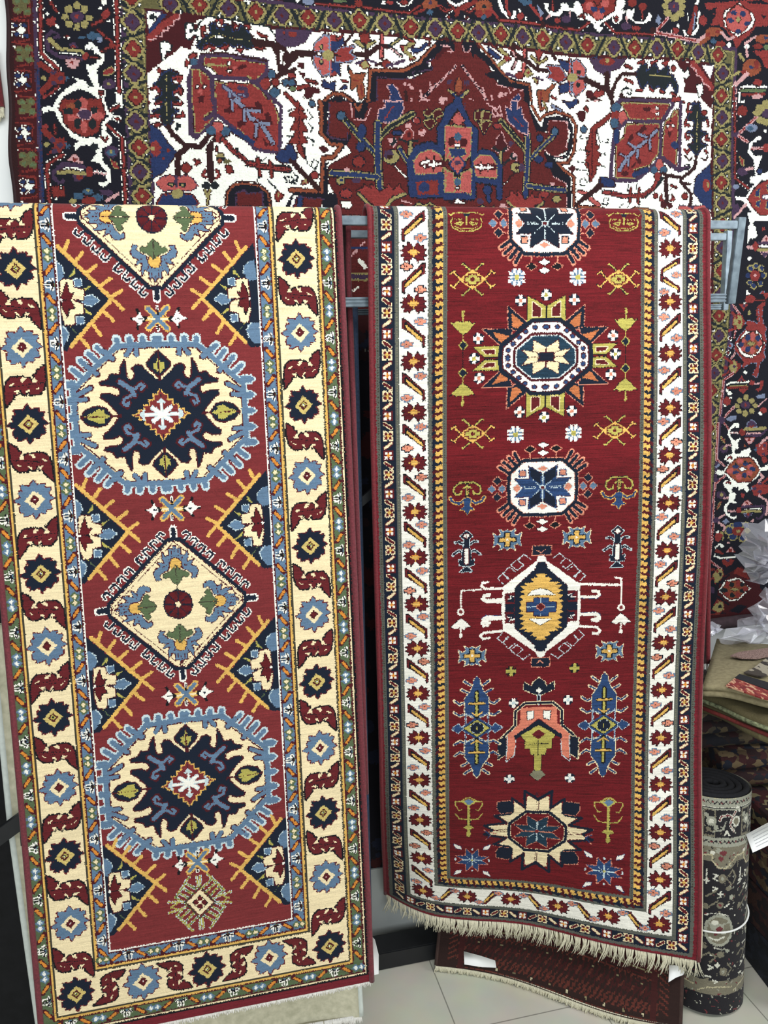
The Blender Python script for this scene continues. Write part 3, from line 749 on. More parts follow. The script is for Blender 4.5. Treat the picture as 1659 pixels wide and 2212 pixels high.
# --- upper left corner of the field
W(WC, """
P d 80,100 700,140 580,230 640,260 560,480 560,520 440,480 260,700 110,750 80,730
O I V 8 88,112 246,110 180,200 100,300; P J 100,150 150,135 200,170 150,200 110,190
L A 56 110,390 260,250 400,160; L h 12 100,415 180,400 190,370 240,370 250,310 300,310 310,260 360,250 370,200 430,180 430,130
P Z 95,330 240,130 300,140 110,345
O I J 14 500,240 560,240 570,275 530,290 530,330 590,310 600,330 650,230 720,160 870,190 1000,205 1150,250 1360,285 1440,400 1430,480 1380,450 1220,430 1000,390 760,360 620,410 630,360 570,340 545,390 500,385
O I J 14 230,440 290,430 340,470 320,530 290,520 260,600 290,620 250,620 235,540
P I 90,770 180,690 440,490 530,540 490,640 495,1150 110,1150
P I 575,520 640,430 1220,440 1420,500 1440,600 1400,740 1330,640 1200,640 1000,580 660,550
O J Z 7 610,470 700,380 760,340 750,240 800,230 820,290 880,300 910,300 900,250 970,270 990,330 1060,310 1070,260 1100,280 1210,410 1250,440 1160,510 1120,500 1090,470 1040,460 1000,490 960,450 900,440 850,480 820,470 760,440 700,440 660,500
L u 6 700,420 830,340 1000,400 1200,430; L I 8 800,375 1020,385
L A 16 690,500 740,470 800,500 760,520; L A 16 870,500 940,480 920,510; L A 14 1040,520 1090,520 1070,545; L A 16 820,200 880,200 870,240; L A 14 990,230 1030,260 1010,280; L A 14 1120,260 1170,270 1160,300
O q x 5 645,270 700,260 705,310 670,320; L q 12 675,320 675,400; L q 14 1250,340 1290,380 1350,390; L q 14 1230,500 1280,515 1330,510
L x 60 1220,440 1400,470 1470,570 1500,760; L x 46 1490,760 1659,600; L x 40 1640,740 1480,800 1430,850; L I 18 1490,500 1500,680
O A x 4 540,560 580,545 620,570 540,620; O A x 4 490,620 530,640 500,700
L V 46 540,1150 530,850 570,700 640,690 660,590 900,570 1340,650 1340,720; L x 16 650,555 900,545 1350,650
P A 690,600 960,600 1030,640 1100,640 1340,690 1320,770 1210,860 1150,800 1100,830 880,820 760,700 690,670
C u 8 690,600 960,600 1030,640 1100,640 1340,690 1320,770 1210,860 1150,800 1100,830 880,820 760,700 690,670
P A 560,720 620,720 700,770 750,840 770,1150 560,1150; L u 9 560,1160 560,720 620,720 700,770 750,840 770,1160
P A 810,850 880,880 950,870 1210,900 1300,980 1380,1120 1400,1160 810,1160; L u 10 810,1160 805,850 900,880 1210,895 1300,980 1400,1140
L V 40 640,670 770,800 785,1160; L V 36 770,800 1150,840 1240,890 1330,960 1420,1120; L V 34 1350,690 1340,780 1230,880
L u 16 720,670 830,680 950,690; E I 950,665 28,30; E I 955,745 34,28; E a 1010,715 22,20; P d 1040,715 1090,680 1140,690 1110,720 1060,740
L u 14 640,740 660,870; E I 615,905 28,28; E I 690,905 26,28; E a 650,965 28,30; P d 620,1010 690,1000 670,1130 640,1120
L V 50 900,910 980,980 1140,1120; L S 24 900,910 980,980 1140,1120; L V 36 1050,1000 1140,1010 1120,930 1060,930; L S 12 1060,1000 1130,1010; L V 40 960,990 980,1150; L S 18 960,990 980,1150
E Q 580,640 40,40; E Q 1395,790 42,48; E Q 1430,980 50,50; E A 1330,890 54,64; E q 1440,875 36,40; E d 1540,960 0.1,0.1
O J Z 7 250,760 330,730 410,770 330,800 350,880 430,900 340,950 360,1010 420,1040 340,1080 340,1150 250,1150 260,1080 170,1040 240,1000 250,930 160,880 220,840; L u 8 285,780 290,1150
L A 18 360,810 450,800 430,850 400,830; L A 18 370,960 450,930 440,980; L A 18 370,1090 440,1080 450,1060; L A 18 130,930 190,910 210,960; L A 18 120,1070 200,1060 190,1110; E q 215,735 22,22
O V x 4 1440,300 1659,330 1659,480 1560,480 1540,530 1440,440; E q 1580,350 60,30; E u 1580,335 26,18
L x 40 1460,480 1540,540 1560,640
L A 14 1580,790 1640,810; E Q 1545,880 36,34; E Z 1610,880 36,36; E G 1620,940 30,26
""")
W(WD, """
P I 115,-20 500,-20 500,300 560,420 700,310 800,360 960,340 1250,530 1520,480 1520,0 1659,0 1659,900 1560,910 1480,1120 1400,1120 1395,1000 1250,840 1060,830 930,930 890,1110 160,1110 165,830 300,700 400,520 260,360 120,215
O Z x 4 115,230 220,300 300,420 390,520 330,640 250,750 140,800; E A 175,490 56,80; E u 150,490 16,26; E q 310,510 18,18; E q 255,590 16,16
O J Z 6 250,-20 340,-20 340,60 420,90 350,130 350,210 310,250 260,230 240,150 150,100 240,60; L u 7 290,0 300,200
L A 18 370,10 440,20 450,0; L A 18 395,150 470,140 460,110; L A 18 130,150 200,130 200,160; L A 16 180,20 230,0; E q 200,235 34,18; L J 18 400,290 440,240 410,230 390,280
L x 46 310,260 360,340 480,450 640,470 740,360; L V 44 540,0 550,330 600,370 800,160; L x 56 500,480 410,560 410,760; L x 62 760,380 745,540 760,810; L I 16 720,440 770,370
P A 560,0 780,0 790,80 690,150 780,160 640,320 590,320 590,180; L u 9 780,-30 790,80 690,140 780,160 640,320 590,320 590,180 560,-30
P A 810,-20 1390,-20 1450,120 1470,200 1470,530 1210,490 1200,440 1090,320 950,230 830,130; L u 9 1390,-20 1450,120 1470,200 1470,530 1210,490 1200,440 1150,390 1090,320 950,230 830,130 810,-20
L V 40 795,-20 800,110; L V 34 700,180 800,120 940,230 1100,360 1220,500 1480,550 1495,60 1420,-20
L Z 40 960,280 1200,430
E a 830,265 62,54; E Q 765,300 52,46; E Q 915,315 46,50; E A 840,370 36,54
L d 54 1020,-20 1110,70 1180,180 1290,240 1410,440; L S 38 1020,-20 1110,70 1180,180 1290,240 1410,440; L d 50 1130,80 1280,100 1250,30; L S 30 1130,90 1270,105; L d 46 1110,80 1110,220 1060,240; L S 26 1110,90 1110,200; L d 50 1230,230 1380,230 1350,150; L S 30 1230,230 1370,235; L d 46 1240,240 1230,380; L S 26 1240,240 1232,360; L d 40 970,-20 980,100 920,90; L S 22 975,-20 985,80; L d 18 1410,440 1340,460 1320,400
L J 46 880,390 1000,520 1150,640; L A 36 890,400 1000,520 1150,640; L J 66 1150,650 1350,690 1580,715; L I 46 1160,650 1350,690 1580,715; L A 32 1150,650 1350,690 1590,720; L d 10 920,430 1150,660 1560,715; L J 9 980,500 1040,480 1030,540; L J 9 1230,560 1300,630 1340,590; L J 9 1240,830 1290,770; L q 22 1250,610 1280,780; L q 20 1380,630 1400,790
L J 14 1350,820 1450,920; L J 14 1560,840 1530,800 1600,790 1640,820 1600,850; O q x 6 1430,980 1470,940 1530,990 1460,1060; E u 1470,985 12,30
E J 860,585 50,46; E u 860,565 40,22; E t 855,620 24,22; E U 930,630 40,30; P q 910,675 970,680 1000,740 940,750; L q 14 590,610 640,640; L q 14 600,660 640,620; L q 14 820,480 820,510
E q 500,690 50,50; L A 16 700,720 670,770 700,790; L A 16 820,720 850,770 820,800; E J 710,880 46,44; E J 800,880 44,44; L u 20 700,930 720,990; L u 14 750,930 720,1070
O a V 6 180,850 240,790 330,770 400,790 500,770 560,800 620,890 540,930 400,920 250,930; L V 30 395,780 395,880; E J 340,865 44,24; E J 460,870 44,24; E u 345,865 18,10; E u 460,870 18,10
O Z q 8 200,1060 250,980 400,960 560,980 620,1060 580,1110 200,1110; E u 405,965 64,52
O N t 14 930,1110 945,960 1000,890 1080,870 1250,890 1350,960 1380,1110; L x 8 900,1110 915,950 990,860 1060,835 1260,850 1380,960 1405,1110; P R 1030,1110 1040,960 1130,950 1200,970 1290,960 1300,1110; L V 14 1020,1110 1025,960 1110,930 1150,970 1200,960 1300,950 1310,1110
O Z x 6 1440,580 1500,510 1590,510 1640,580 1620,640 1520,650 1450,610
""")
# --- upper middle: palmettes and the shoulder of the medallion
W(WE, """
O V x 4 -20,310 270,330 190,450 80,500 -20,500; E q 60,370 50,30
L x 60 -20,620 100,570 280,570; L x 46 620,570 860,570 960,490 1090,480; L x 26 700,340 610,460; L x 34 840,480 840,620; L x 50 1005,350 1000,600; L a 30 1005,360 1005,440; L a 28 1000,500 995,590
O a S 10 290,480 400,370 440,420 440,540 290,540 ; O a S 10 285,600 440,640 440,770 380,800 290,680; E J 360,500 22,30; E u 360,500 12,18; E J 360,660 26,30; E u 360,660 14,18
L S 14 440,370 450,800; L a 14 460,380 460,800
P Z 460,430 540,440 590,400 600,450 500,540 460,520; P Z 465,660 550,660 560,800 520,760 470,780; P A 460,370 520,380 500,430 600,350 580,400 470,440; P A 470,800 500,740 530,780 470,810
O A S 10 500,570 560,510 700,490 650,560 720,600 680,640 520,650; L I 14 500,585 570,590; E u 430,585 60,56
O q x 5 770,360 860,345 880,420 840,460 780,430; O u J 6 700,430 760,420 830,500 800,500; O u J 6 940,430 870,440 830,490 850,510; O u q 5 770,680 830,640 870,690 820,720; L V 24 720,670 800,640; L V 24 860,630 940,660
L J 34 1080,480 1200,400; L u 16 1085,480 1195,405; L J 34 1090,490 1210,590; L h 14 1095,500 1205,590; P A 1200,470 1270,500 1220,540; L u 34 1250,500 1330,450; L u 30 1250,540 1330,620; L q 10 1230,380 1340,440; L q 8 1290,630 1350,610
L q 10 1430,400 1500,420 1500,480; P Z 1310,510 1400,510 1460,450 1480,480 1420,540 1330,560; L x 26 940,680 1060,640; E q 1050,670 44,40; L V 30 1060,690 1230,640
P N 880,740 1240,760 1500,540 1630,430 1659,430 1659,640 1500,620 1480,700 1530,740 1340,800 1180,850 950,820 940,1160 860,1160
P R 1500,640 1659,560 1659,1160 940,1160 955,830 1170,830 1330,830 1540,740
L t 24 860,1060 885,740 1240,745 1400,660 1500,530 1620,440; L x 12 840,1060 860,720 1230,720 1390,630 1500,510 1600,420; L t 20 340,1160 400,1060 480,990 600,1000 740,1110 870,1060; L x 12 325,1140 390,1040 480,965 610,980 750,1090 850,1040; P N 390,1160 420,1070 500,1020 580,1020 680,1100 740,1140 780,1110 860,1070 900,1100 880,1160
P R 420,1160 470,1090 550,1120 640,1080 690,1160; L V 12 410,1160 470,1080 550,1110 640,1070 700,1150
L V 10 950,1050 950,810 1180,835 1340,830 1320,760 1530,740 1470,660 1600,600
O Z h 8 1060,900 1110,890 1160,940 1190,1030 1230,1090 1220,1160 1030,1160 1020,1060 1080,1060 1100,990
O t J 8 640,690 700,780 830,770 800,840 820,1030 760,1050 740,900 680,950 670,800; L q 20 780,890 790,1000; L q 14 700,850 750,850
O d x 3 110,670 170,670 170,730 120,720; O d x 3 120,770 190,780 170,830; O d x 3 190,940 260,920 350,950 340,990 270,990 250,1050 170,1030; L q 26 110,940 220,910; L q 16 200,850 310,880; O Z x 3 380,840 440,890 510,860 490,950 370,920; P Z 540,950 620,900 640,930
E A 40,800 30,26; L A 14 580,850 630,860; E Q 40,880 40,34; E G 50,940 30,20; L q 30 -20,1000 150,1160; E Q 260,1100 34,30
L N 30 1330,1140 1659,800; L h 20 1330,1140 1659,800; L N 6 1330,1140 1659,800; L h 20 1310,1050 1320,1150; L h 20 1400,960 1410,1060; L h 16 1400,1060 1480,1060; L h 16 1500,880 1510,960; E h 1240,890 22,18; E h 1310,930 24,18; E h 1280,900 14,14; L x 30 1250,960 1260,1150; E h 1630,1070 34,34; L h 10 1600,640 1630,620 1640,660
""")
# border above the top stripe
W(WE, """
L N 14 -20,-100 1659,60; L I 34 300,45 720,65; L A 14 300,45 720,65; L I 34 800,65 1290,130 1430,40; L A 14 800,65 1290,130 1430,40; E t 1510,40 80,54; E V 1515,20 16,24; L q 24 1450,90 1350,140; L A 22 1600,60 1659,100; E Q 1510,130 34,30
E q 760,30 40,40; L I 20 1180,20 1220,60 1300,30 1320,0; E q 1240,10 40,24; E I 1030,15 26,20; E A 1090,15 36,20; P I 80,-10 140,-10 105,40; E S 220,20 60,36; E G 560,10 80,16; L V 26 -20,75 640,110
""")
W(WC, "L I 36 1000,-30 1500,14; L A 14 1000,-30 1500,14; L V 30 1060,-40 1659,60")
W(WG, """
L I 36 55,90 110,125 170,95; L A 14 55,90 110,125 170,95; L I 36 280,105 340,140 400,90; L A 14 280,105 340,140 400,90; L I 26 130,10 210,70 320,10; P q 110,20 200,90 230,80 400,0 440,30 320,100 250,110 230,190 200,180 190,110
E t 490,80 86,74; E J 490,80 20,20; E q 440,150 40,40; E q 530,150 40,40; E Q 485,190 26,26; E I 130,180 30,26; E q 130,180 12,10; E I 315,190 26,26; E q 315,190 10,10
L A 30 560,100 640,210; L I 38 640,215 1080,250; L A 16 640,215 1080,250; L I 38 1140,265 1480,305 1590,220; L A 16 1140,265 1480,305 1590,220; E x 1105,245 26,34
L I 30 640,0 680,120 740,180 800,180 810,130; L A 30 720,0 730,110 760,160; P Q 840,0 1000,0 990,40 900,60; E A 870,170 40,40; E I 925,185 12,20; E I 860,120 14,24; L A 34 980,60 1090,190; P S 1050,40 1070,80 1110,130 1080,170 1060,110
L I 34 1210,0 1210,100; L A 12 1210,0 1210,100; P I 1120,30 1160,30 1170,110 1250,120 1300,70 1290,20 1380,30 1480,0 1500,60 1560,160 1659,250 1659,290 1540,180 1500,210 1460,180 1440,110 1330,100 1280,160 1190,160 1130,90; L q 10 1480,170 1520,140 1530,180
O A x 3 1510,40 1560,0 1659,0 1659,200 1600,140 1530,120; E Z 1640,90 36,34; E V 1350,190 50,44; E A 1260,205 34,28; L h 16 1380,120 1390,170; L h 22 1140,190 1180,150; E J 1400,40 36,36
""")
# right half of the top of the field
W(WG, """
P d 0,420 420,450 460,520 300,640 0,620
P R 0,640 160,470 230,440 300,470 420,600 500,640 620,860 620,1150 0,1150
P N 0,430 60,430 190,440 190,540 90,480 0,580; P N 260,440 400,450 440,520 640,700 720,790 960,870 970,1150 920,1150 900,920 760,900 620,890 640,840 470,780 600,740 380,560 380,620 340,520 290,560 260,520; L h 10 60,480 130,480 170,540 120,540; L h 10 350,480 340,540 290,550 270,490
L t 18 430,460 660,740 760,840 960,870 1000,1150; P R 620,890 760,900 900,920 910,1150 620,1150; L h 10 620,880 740,910 760,960 800,920 890,930
L x 50 800,470 780,560 880,610 920,620 910,500; L x 40 920,620 1050,720 1150,720; L x 36 1050,560 1050,700; L a 26 910,520 910,580; L a 26 905,660 895,740; L x 40 1180,500 1230,600
P Z 520,490 560,520 660,600 620,620 540,560; L q 8 560,470 640,530; L u 30 650,520 720,570; L u 28 640,680 700,630; P A 690,600 740,580 770,610 720,640; L x 34 780,530 820,600; L h 14 780,530 820,600; L x 34 820,630 780,710; L h 14 815,640 785,705; L q 8 740,500 830,560; L V 30 720,760 830,800; E q 860,780 40,34
O A x 4 1020,530 1060,500 1100,540 1060,620; L u 20 980,580 1040,640; L u 20 1140,600 1060,650; O u x 3 900,770 940,690 1000,760 940,790; E q 950,750 16,14; O u q 3 1000,800 1050,820 1040,860; L V 20 1040,790 1100,820
O A S 8 1150,680 1280,680 1340,790 1280,840 1160,790 1190,740; P Z 1270,610 1370,640 1380,740 1290,680; P Z 1270,880 1370,840 1380,920 1280,960; L S 14 1390,610 1390,970; L a 12 1380,600 1380,950; O a S 8 1410,640 1450,610 1530,700 1530,780 1420,770; O a S 8 1420,820 1530,820 1530,900 1440,980 1410,930; E J 1470,740 18,26; E J 1465,870 18,26; E u 1410,795 52,46
O Z x 4 1580,600 1659,580 1659,740; L x 50 1540,810 1659,860; O Z x 4 1310,1020 1380,1060 1450,1010 1480,1060 1420,1130 1330,1100; E d 1570,960 30,36; E d 1560,1050 30,30; L S 24 1200,1060 1270,1110
O t J 7 1040,930 1140,920 1200,860 1240,870 1170,950 1150,1130 1110,1130 1100,1000 1060,1030; L q 16 1090,950 1060,1130; L A 12 1190,990 1240,1010
L N 26 260,690 560,1090; L h 20 260,690 560,1090; L N 7 260,690 560,1090; L h 20 0,890 200,690; L N 7 0,890 200,690; L h 18 470,910 490,1000 500,1090; L h 18 560,990 580,1080; L h 18 490,1090 640,1130
O t d 6 190,940 200,860 225,810 260,860 260,940 225,970; L u 22 130,940 180,980 220,1050; L u 22 320,950 280,980 220,1050; P Z 160,960 210,1010 190,1020; P Z 280,960 230,1010 270,1000; L u 20 220,1040 220,1150; O V x 3 120,1060 200,1060 220,1110 250,1060 330,1070 300,1140 140,1140; E h 70,1040 46,40; E h 350,1060 36,40; E V 130,850 30,26; E V 310,860 30,26; E h 660,980 30,26; E h 710,970 16,20
O Z h 8 760,1150 780,1030 850,970 870,1010 830,1060 820,1150
""")
W(WF, """
P R 390,0 1659,0 1659,1060 420,1060 480,900 400,760 400,600 620,480 550,380 600,300 560,340 420,330 380,250 390,120
P N 330,0 390,0 380,200 400,320 570,350 590,280 610,330 510,470 380,600 390,860 460,850 490,920 470,1000 340,1000 340,920 60,880 30,1000 -20,1000 60,850 340,860 350,580 420,560 540,400 400,380 340,300 345,60
L t 26 310,0 325,100 320,300 420,400 520,400 440,520 340,530 330,840 30,830; L V 12 395,20 395,200 380,300 420,340 570,360 570,290
P R 60,1000 100,900 340,910 310,1000; L Z 36 130,900 120,1000; L V 10 60,990 90,895 350,910
P N 590,20 640,60 640,150 720,160 760,60 760,0 590,0; L h 10 600,10 620,160 740,170 790,60; L t 20 640,20 680,80 700,20
O Z h 10 860,160 870,70 930,60 930,0 1090,0 1090,80 1060,150 970,190 880,190; L A 10 1000,40 920,160
L u 50 540,160 700,340 830,480; L J 32 540,160 700,340 830,480; L Z 16 560,190 820,470; L u 50 870,340 960,240 1180,120; L J 30 870,340 960,240 1180,120; L u 60 860,200 855,400 860,600 880,820; L Z 44 860,200 855,400 860,600 880,820; L u 52 420,670 640,680 850,705; L Z 36 420,670 640,680 850,705
E Q 510,130 40,36; E Z 710,270 36,64; E Z 700,420 40,44
O u J 5 1280,100 1320,70 1370,110 1330,160 1290,140; E d 1325,105 36,30; O d u 7 1370,110 1430,80 1460,130 1380,170; O d u 8 1290,190 1360,170 1390,210 1340,260 1300,230; E Z 1040,295 50,20
O q h 9 1110,290 1150,250 1190,300 1180,360 1120,370 1080,340; E d 1150,310 18,30; E h 1140,230 30,24; E h 1265,290 36,34; E q 1260,270 16,14; O J h 6 960,350 1010,340 1040,370 1000,420 970,400; E h 980,360 22,24; L J 22 1060,350 1130,380 1230,370; E h 1210,180 28,22; E A 1220,185 30,24
L u 40 1060,440 1130,560; L Z 24 1060,440 1130,560; L u 30 1160,390 1160,560; E u 985,520 70,66; E V 960,500 46,46; E x 975,520 26,24; L I 26 1020,610 1140,730; E h 570,635 30,20; E q 680,560 54,50
E u 510,740 40,34; E Z 520,735 16,16; E V 660,735 44,26; E A 560,860 56,40
P I 500,920 600,920 635,970 590,1010 520,1000
O A I 9 660,830 730,800 730,770 800,820 800,770 880,850 950,800 960,770 1000,830 1060,780 1080,820 1110,860 1000,880 940,960 910,1060 840,1060 820,960 760,920; L J 36 680,860 800,990; L u 24 680,860 800,990; L J 36 1110,870 1000,910 930,1000; L u 24 1110,870 1000,910 930,1000
L Z 80 1190,860 1180,700 1170,560 1230,460 1340,430 1440,480; O a u 9 1210,680 1195,560 1250,490 1350,460 1430,510 1470,580 1440,680; L d 60 1270,590 1460,590; L I 20 1265,585 1330,560 1300,530; L I 18 1340,600 1440,590; L I 18 1380,520 1370,650; L I 16 1300,640 1290,610
L Z 46 1190,720 1420,710; O q Z 26 1210,760 1420,740 1420,880 1230,880; E Z 1290,810 50,46; L h 16 1080,930 1170,960; E J 1080,1000 50,30; L u 14 1190,1000 1240,960 1290,990 1340,960 1390,990
L Z 60 1440,700 1470,880 1659,880; L Z 60 1440,430 1440,260 1540,100 1600,0; O a u 10 1480,870 1480,640 1560,720 1659,740 1659,860 ; O a u 10 1490,540 1480,270 1560,240 1659,260 1659,430 1560,560
O a x 6 1540,180 1590,110 1650,180 1600,240; E Q 1605,350 32,50; E d 1540,370 34,46; E I 1595,430 34,30; O Z u 8 1530,450 1659,460 1659,540 1540,530; O a Z 14 1540,590 1600,520 1659,590 1600,670; E V 1600,590 30,20; E Q 1600,760 36,36; E I 1600,820 24,20; P I 1500,930 1560,960 1600,900 1659,960 1640,975 1520,960; E h 1450,20 24,20
O q x 5 30,0 110,10 110,60 190,150 130,170 190,280 130,280 190,380 130,400 170,540 110,480 90,400 20,390 90,270 30,270 90,160 20,130 90,60; L d 12 110,40 110,400; L J 10 190,80 240,150 210,170; L J 10 200,210 240,240 220,290; L J 10 190,340 250,370 240,410; L J 10 160,430 190,580 260,640 300,570 250,540 230,590; L J 10 0,100 40,80; L J 10 0,330 60,330; O d x 4 300,430 350,420 400,450 340,480
L x 46 40,560 300,820; L Z 60 20,440 60,520; L J 12 0,640 100,700 90,770 20,760 20,720; O u A 5 140,770 180,720 190,760; E A 260,690 36,30
""")
W(WH, """
P I 900,0 1659,0 1659,1080 1380,1090 1380,780 1230,680 1330,620 1380,500 1400,250 1320,140 1180,110 1070,160 1010,180 920,110
P R 200,0 870,0 900,130 960,200 990,310 1090,330 1100,190 1280,190 1310,300 1300,500 1160,580 1060,480 1100,620 1200,760 1290,850 1290,1150 200,1150
P N 880,20 1020,270 1060,170 1180,140 1310,170 1360,260 1350,480 1300,600 1160,590 1240,700 1340,800 1340,1140 1290,1140 1300,860 1160,780 1050,520 1140,570 1290,560 1330,330 1290,200 1110,190 1080,310 970,310 920,160; L t 20 920,40 1010,190 1070,130 1190,100 1330,150 1390,250 1370,520 1310,640 1200,640 1270,720 1370,790 1370,1100 1659,1120; L h 9 1100,320 1100,200 1200,195 1300,210 1310,320 1290,480; L h 9 1060,500 1130,560 1250,580; L h 9 1150,780 1240,830 1290,860 1295,1130
L u 50 590,210 740,370 860,500; L J 30 590,210 740,370 860,500; L u 44 900,610 1020,480 1160,350; L Z 26 900,610 1020,480 1160,350; L u 58 880,350 880,700 860,1020; L Z 42 880,350 880,700 860,1020; L u 50 890,880 1100,910 1280,930; L Z 34 890,880 1100,910 1280,930
O Z h 10 640,60 700,100 700,0 760,0 760,90 800,60 830,180 880,220 880,340 800,310 710,240 660,190; L A 8 720,160 830,260; E Q 1170,310 34,40; E Z 1010,380 34,36; E Z 1000,600 44,36; E Z 1110,660 40,30
O d u 8 310,120 380,110 380,200 310,200; O d u 8 400,110 470,130 460,200 390,200; O d u 8 350,230 480,220 400,340; L u 10 375,120 375,300
L h 14 430,30 540,90 570,50 600,150 510,160 490,100; L h 14 490,60 570,150
O d h 8 600,320 550,390 540,460 500,500 580,540 640,510 680,490 630,420; L J 26 510,490 590,530 650,490; L u 30 590,540 590,640; L J 20 600,680 700,600; O J h 7 690,560 730,530 770,570 760,610 700,600; E h 740,560 24,24; E u 760,690 56,50; E V 820,690 34,40; E x 770,690 22,20; L I 22 610,870 660,850 690,790 740,760; E A 550,260 46,26; E V 700,440 30,26
O A I 8 650,1020 700,990 700,930 780,1000 780,930 860,1030 920,990 930,950 950,1010 1000,1010 1010,970 1050,1060 960,1080 920,1190 800,1190; L J 30 670,1050 790,1150; L u 20 670,1050 790,1150; L J 30 1050,1060 930,1150; L u 20 1050,1060 930,1150
L Z 60 -20,300 20,100 130,30 240,260 310,320 300,600; L Z 60 300,600 400,540 500,570 580,680 580,1000; L Z 50 310,820 560,850; L Z 60 300,620 290,1000 0,1000
O a u 9 0,270 270,290 260,570 180,640 60,500 0,620; O a x 7 60,210 130,120 200,210 130,260; E d 190,440 40,50; E d 60,430 34,50; E Q 128,380 40,46; E I 125,480 38,36; O Z u 8 40,500 200,500 210,560 130,600 50,560; O a Z 16 50,660 130,580 200,660 130,760; E V 130,650 34,24; O a u 9 20,740 80,760 100,950 0,960; O a u 9 170,760 270,720 270,980 160,930; E Q 130,850 36,36; E I 130,915 26,26; P I 20,1040 90,1060 130,1010 160,1050 240,1060 200,1090 60,1080
O a u 9 300,640 370,570 480,580 540,660 550,800 330,790; L d 60 340,690 520,690; L I 16 300,690 350,700 400,670; L I 16 340,710 500,690; L I 14 380,640 370,760; L I 14 450,650 450,740; E Z 450,930 44,50; L Z 36 440,940 470,1040; E h 620,1110 40,40; E A 1060,970 50,30; E u 1190,1020 40,34; E h 1150,860 26,18; E V 370,1050 40,30; L u 14 350,1130 400,1100 450,1140 520,1110
O q x 5 1560,280 1659,210 1659,300 1620,360 1600,420 1650,460 1600,520 1659,560 1600,640 1659,700 1600,720 1560,830 1520,710 1480,650 1540,620 1490,530 1550,510 1500,420 1560,380; L d 10 1560,300 1560,800; L J 9 1540,270 1520,380 1430,390 1440,350; L J 9 1430,500 1510,520; L J 9 1410,630 1480,640; L J 9 1520,870 1480,800 1430,820 1440,880 1490,880; O d x 3 1310,700 1350,670 1400,700 1350,740; L J 9 1400,710 1500,720 1530,870 1600,830; O d x 3 1390,120 1440,90 1490,110 1470,220 1420,180; L q 30 1490,70 1560,130; E Q 1470,290 34,34; O Z x 3 1270,0 1420,0 1330,70; L t 24 1000,0 1020,80 1060,60; L u 16 1050,0 1080,80; L S 24 1140,40 1230,90
L x 44 1390,1090 1659,850; L a 26 1420,940 1500,970; L a 22 1560,1010 1640,1070; E Z 1659,830 30,60
""")
# --- upper right corner of the field, and the border beyond it
W(WI, """
P I 0,560 340,560 800,560 1160,600 1165,1109 0,1109
O V x 4 10,540 340,550 280,640 200,660 200,720 130,690 60,650; E q 170,570 70,36; E u 172,565 22,20
P d 800,560 1165,600 1160,1000 1090,930 1020,850 890,850 860,760 900,700; O I J 10 860,640 900,680 920,630 940,690 910,720 860,700; O I J 8 1010,780 1070,770 1070,850 1040,890 1020,820; O I V 5 1060,600 1170,600 1140,720
L A 60 970,590 1060,690 1150,800; L h 10 950,610 1000,640 1010,690 1060,710 1070,760 1120,780 1140,810; P I 860,920 920,850 1010,880 1100,950 1160,1020 1160,1109 860,1109; P I 760,640 860,640 900,780 880,860 780,880
O J Z 6 425,690 490,600 530,600 520,670 610,600 630,640 620,680 730,620 740,650 720,690 780,700 830,800 820,860 760,750 700,830 640,790 600,830 540,760 490,830 440,720; L u 8 560,700 760,710; L A 14 450,590 500,570 490,600; L A 14 570,590 620,570; L A 14 680,590 730,570 700,610; L A 14 440,840 490,840; L A 14 560,820 590,840; L A 14 660,840 700,850; L A 14 770,860 810,880; O q x 4 765,610 800,610 800,650 770,660; L q 16 330,610 390,640; L q 16 330,740 400,770
L x 34 420,690 300,690 250,760 210,860 215,960; L x 50 165,690 170,830 210,900; L x 50 -20,740 80,790 150,830; L J 12 300,850 340,810 390,840 380,880 350,860; L x 40 0,880 120,950 200,1010; L x 36 290,950 300,880
L V 36 290,1109 230,1000 290,920 780,930; L x 12 290,905 780,910; P A 310,950 750,950 740,1010 680,1090 460,1090 400,1100; C u 8 310,950 750,960 740,1010 680,1090 470,1090 400,1100; E I 635,1000 24,20; E I 640,1045 24,22; E a 605,1020 26,22; L I 10 670,1030 720,1030; E d 550,1005 40,22; L V 34 790,960 700,1100; P A 800,1020 840,1010 845,1109 760,1109; C u 8 800,1020 840,1010 850,1130 760,1109; E A 800,915 26,20; E A 840,910 24,20; E A 880,950 24,26; E A 880,1000 20,20; L V 34 870,960 870,1109
O J Z 6 950,960 1000,940 1050,1000 1050,1109 980,1109 990,980; L A 18 940,970 930,1030 970,1040; E q 1090,1040 26,22; E Q 255,990 40,36; E A 240,1060 30,50; E a 310,1070 34,40; E q 120,860 22,24; E A 85,870 40,26; E h 70,940 26,20; E Q 90,1010 30,30; E d 20,870 30,40
""")
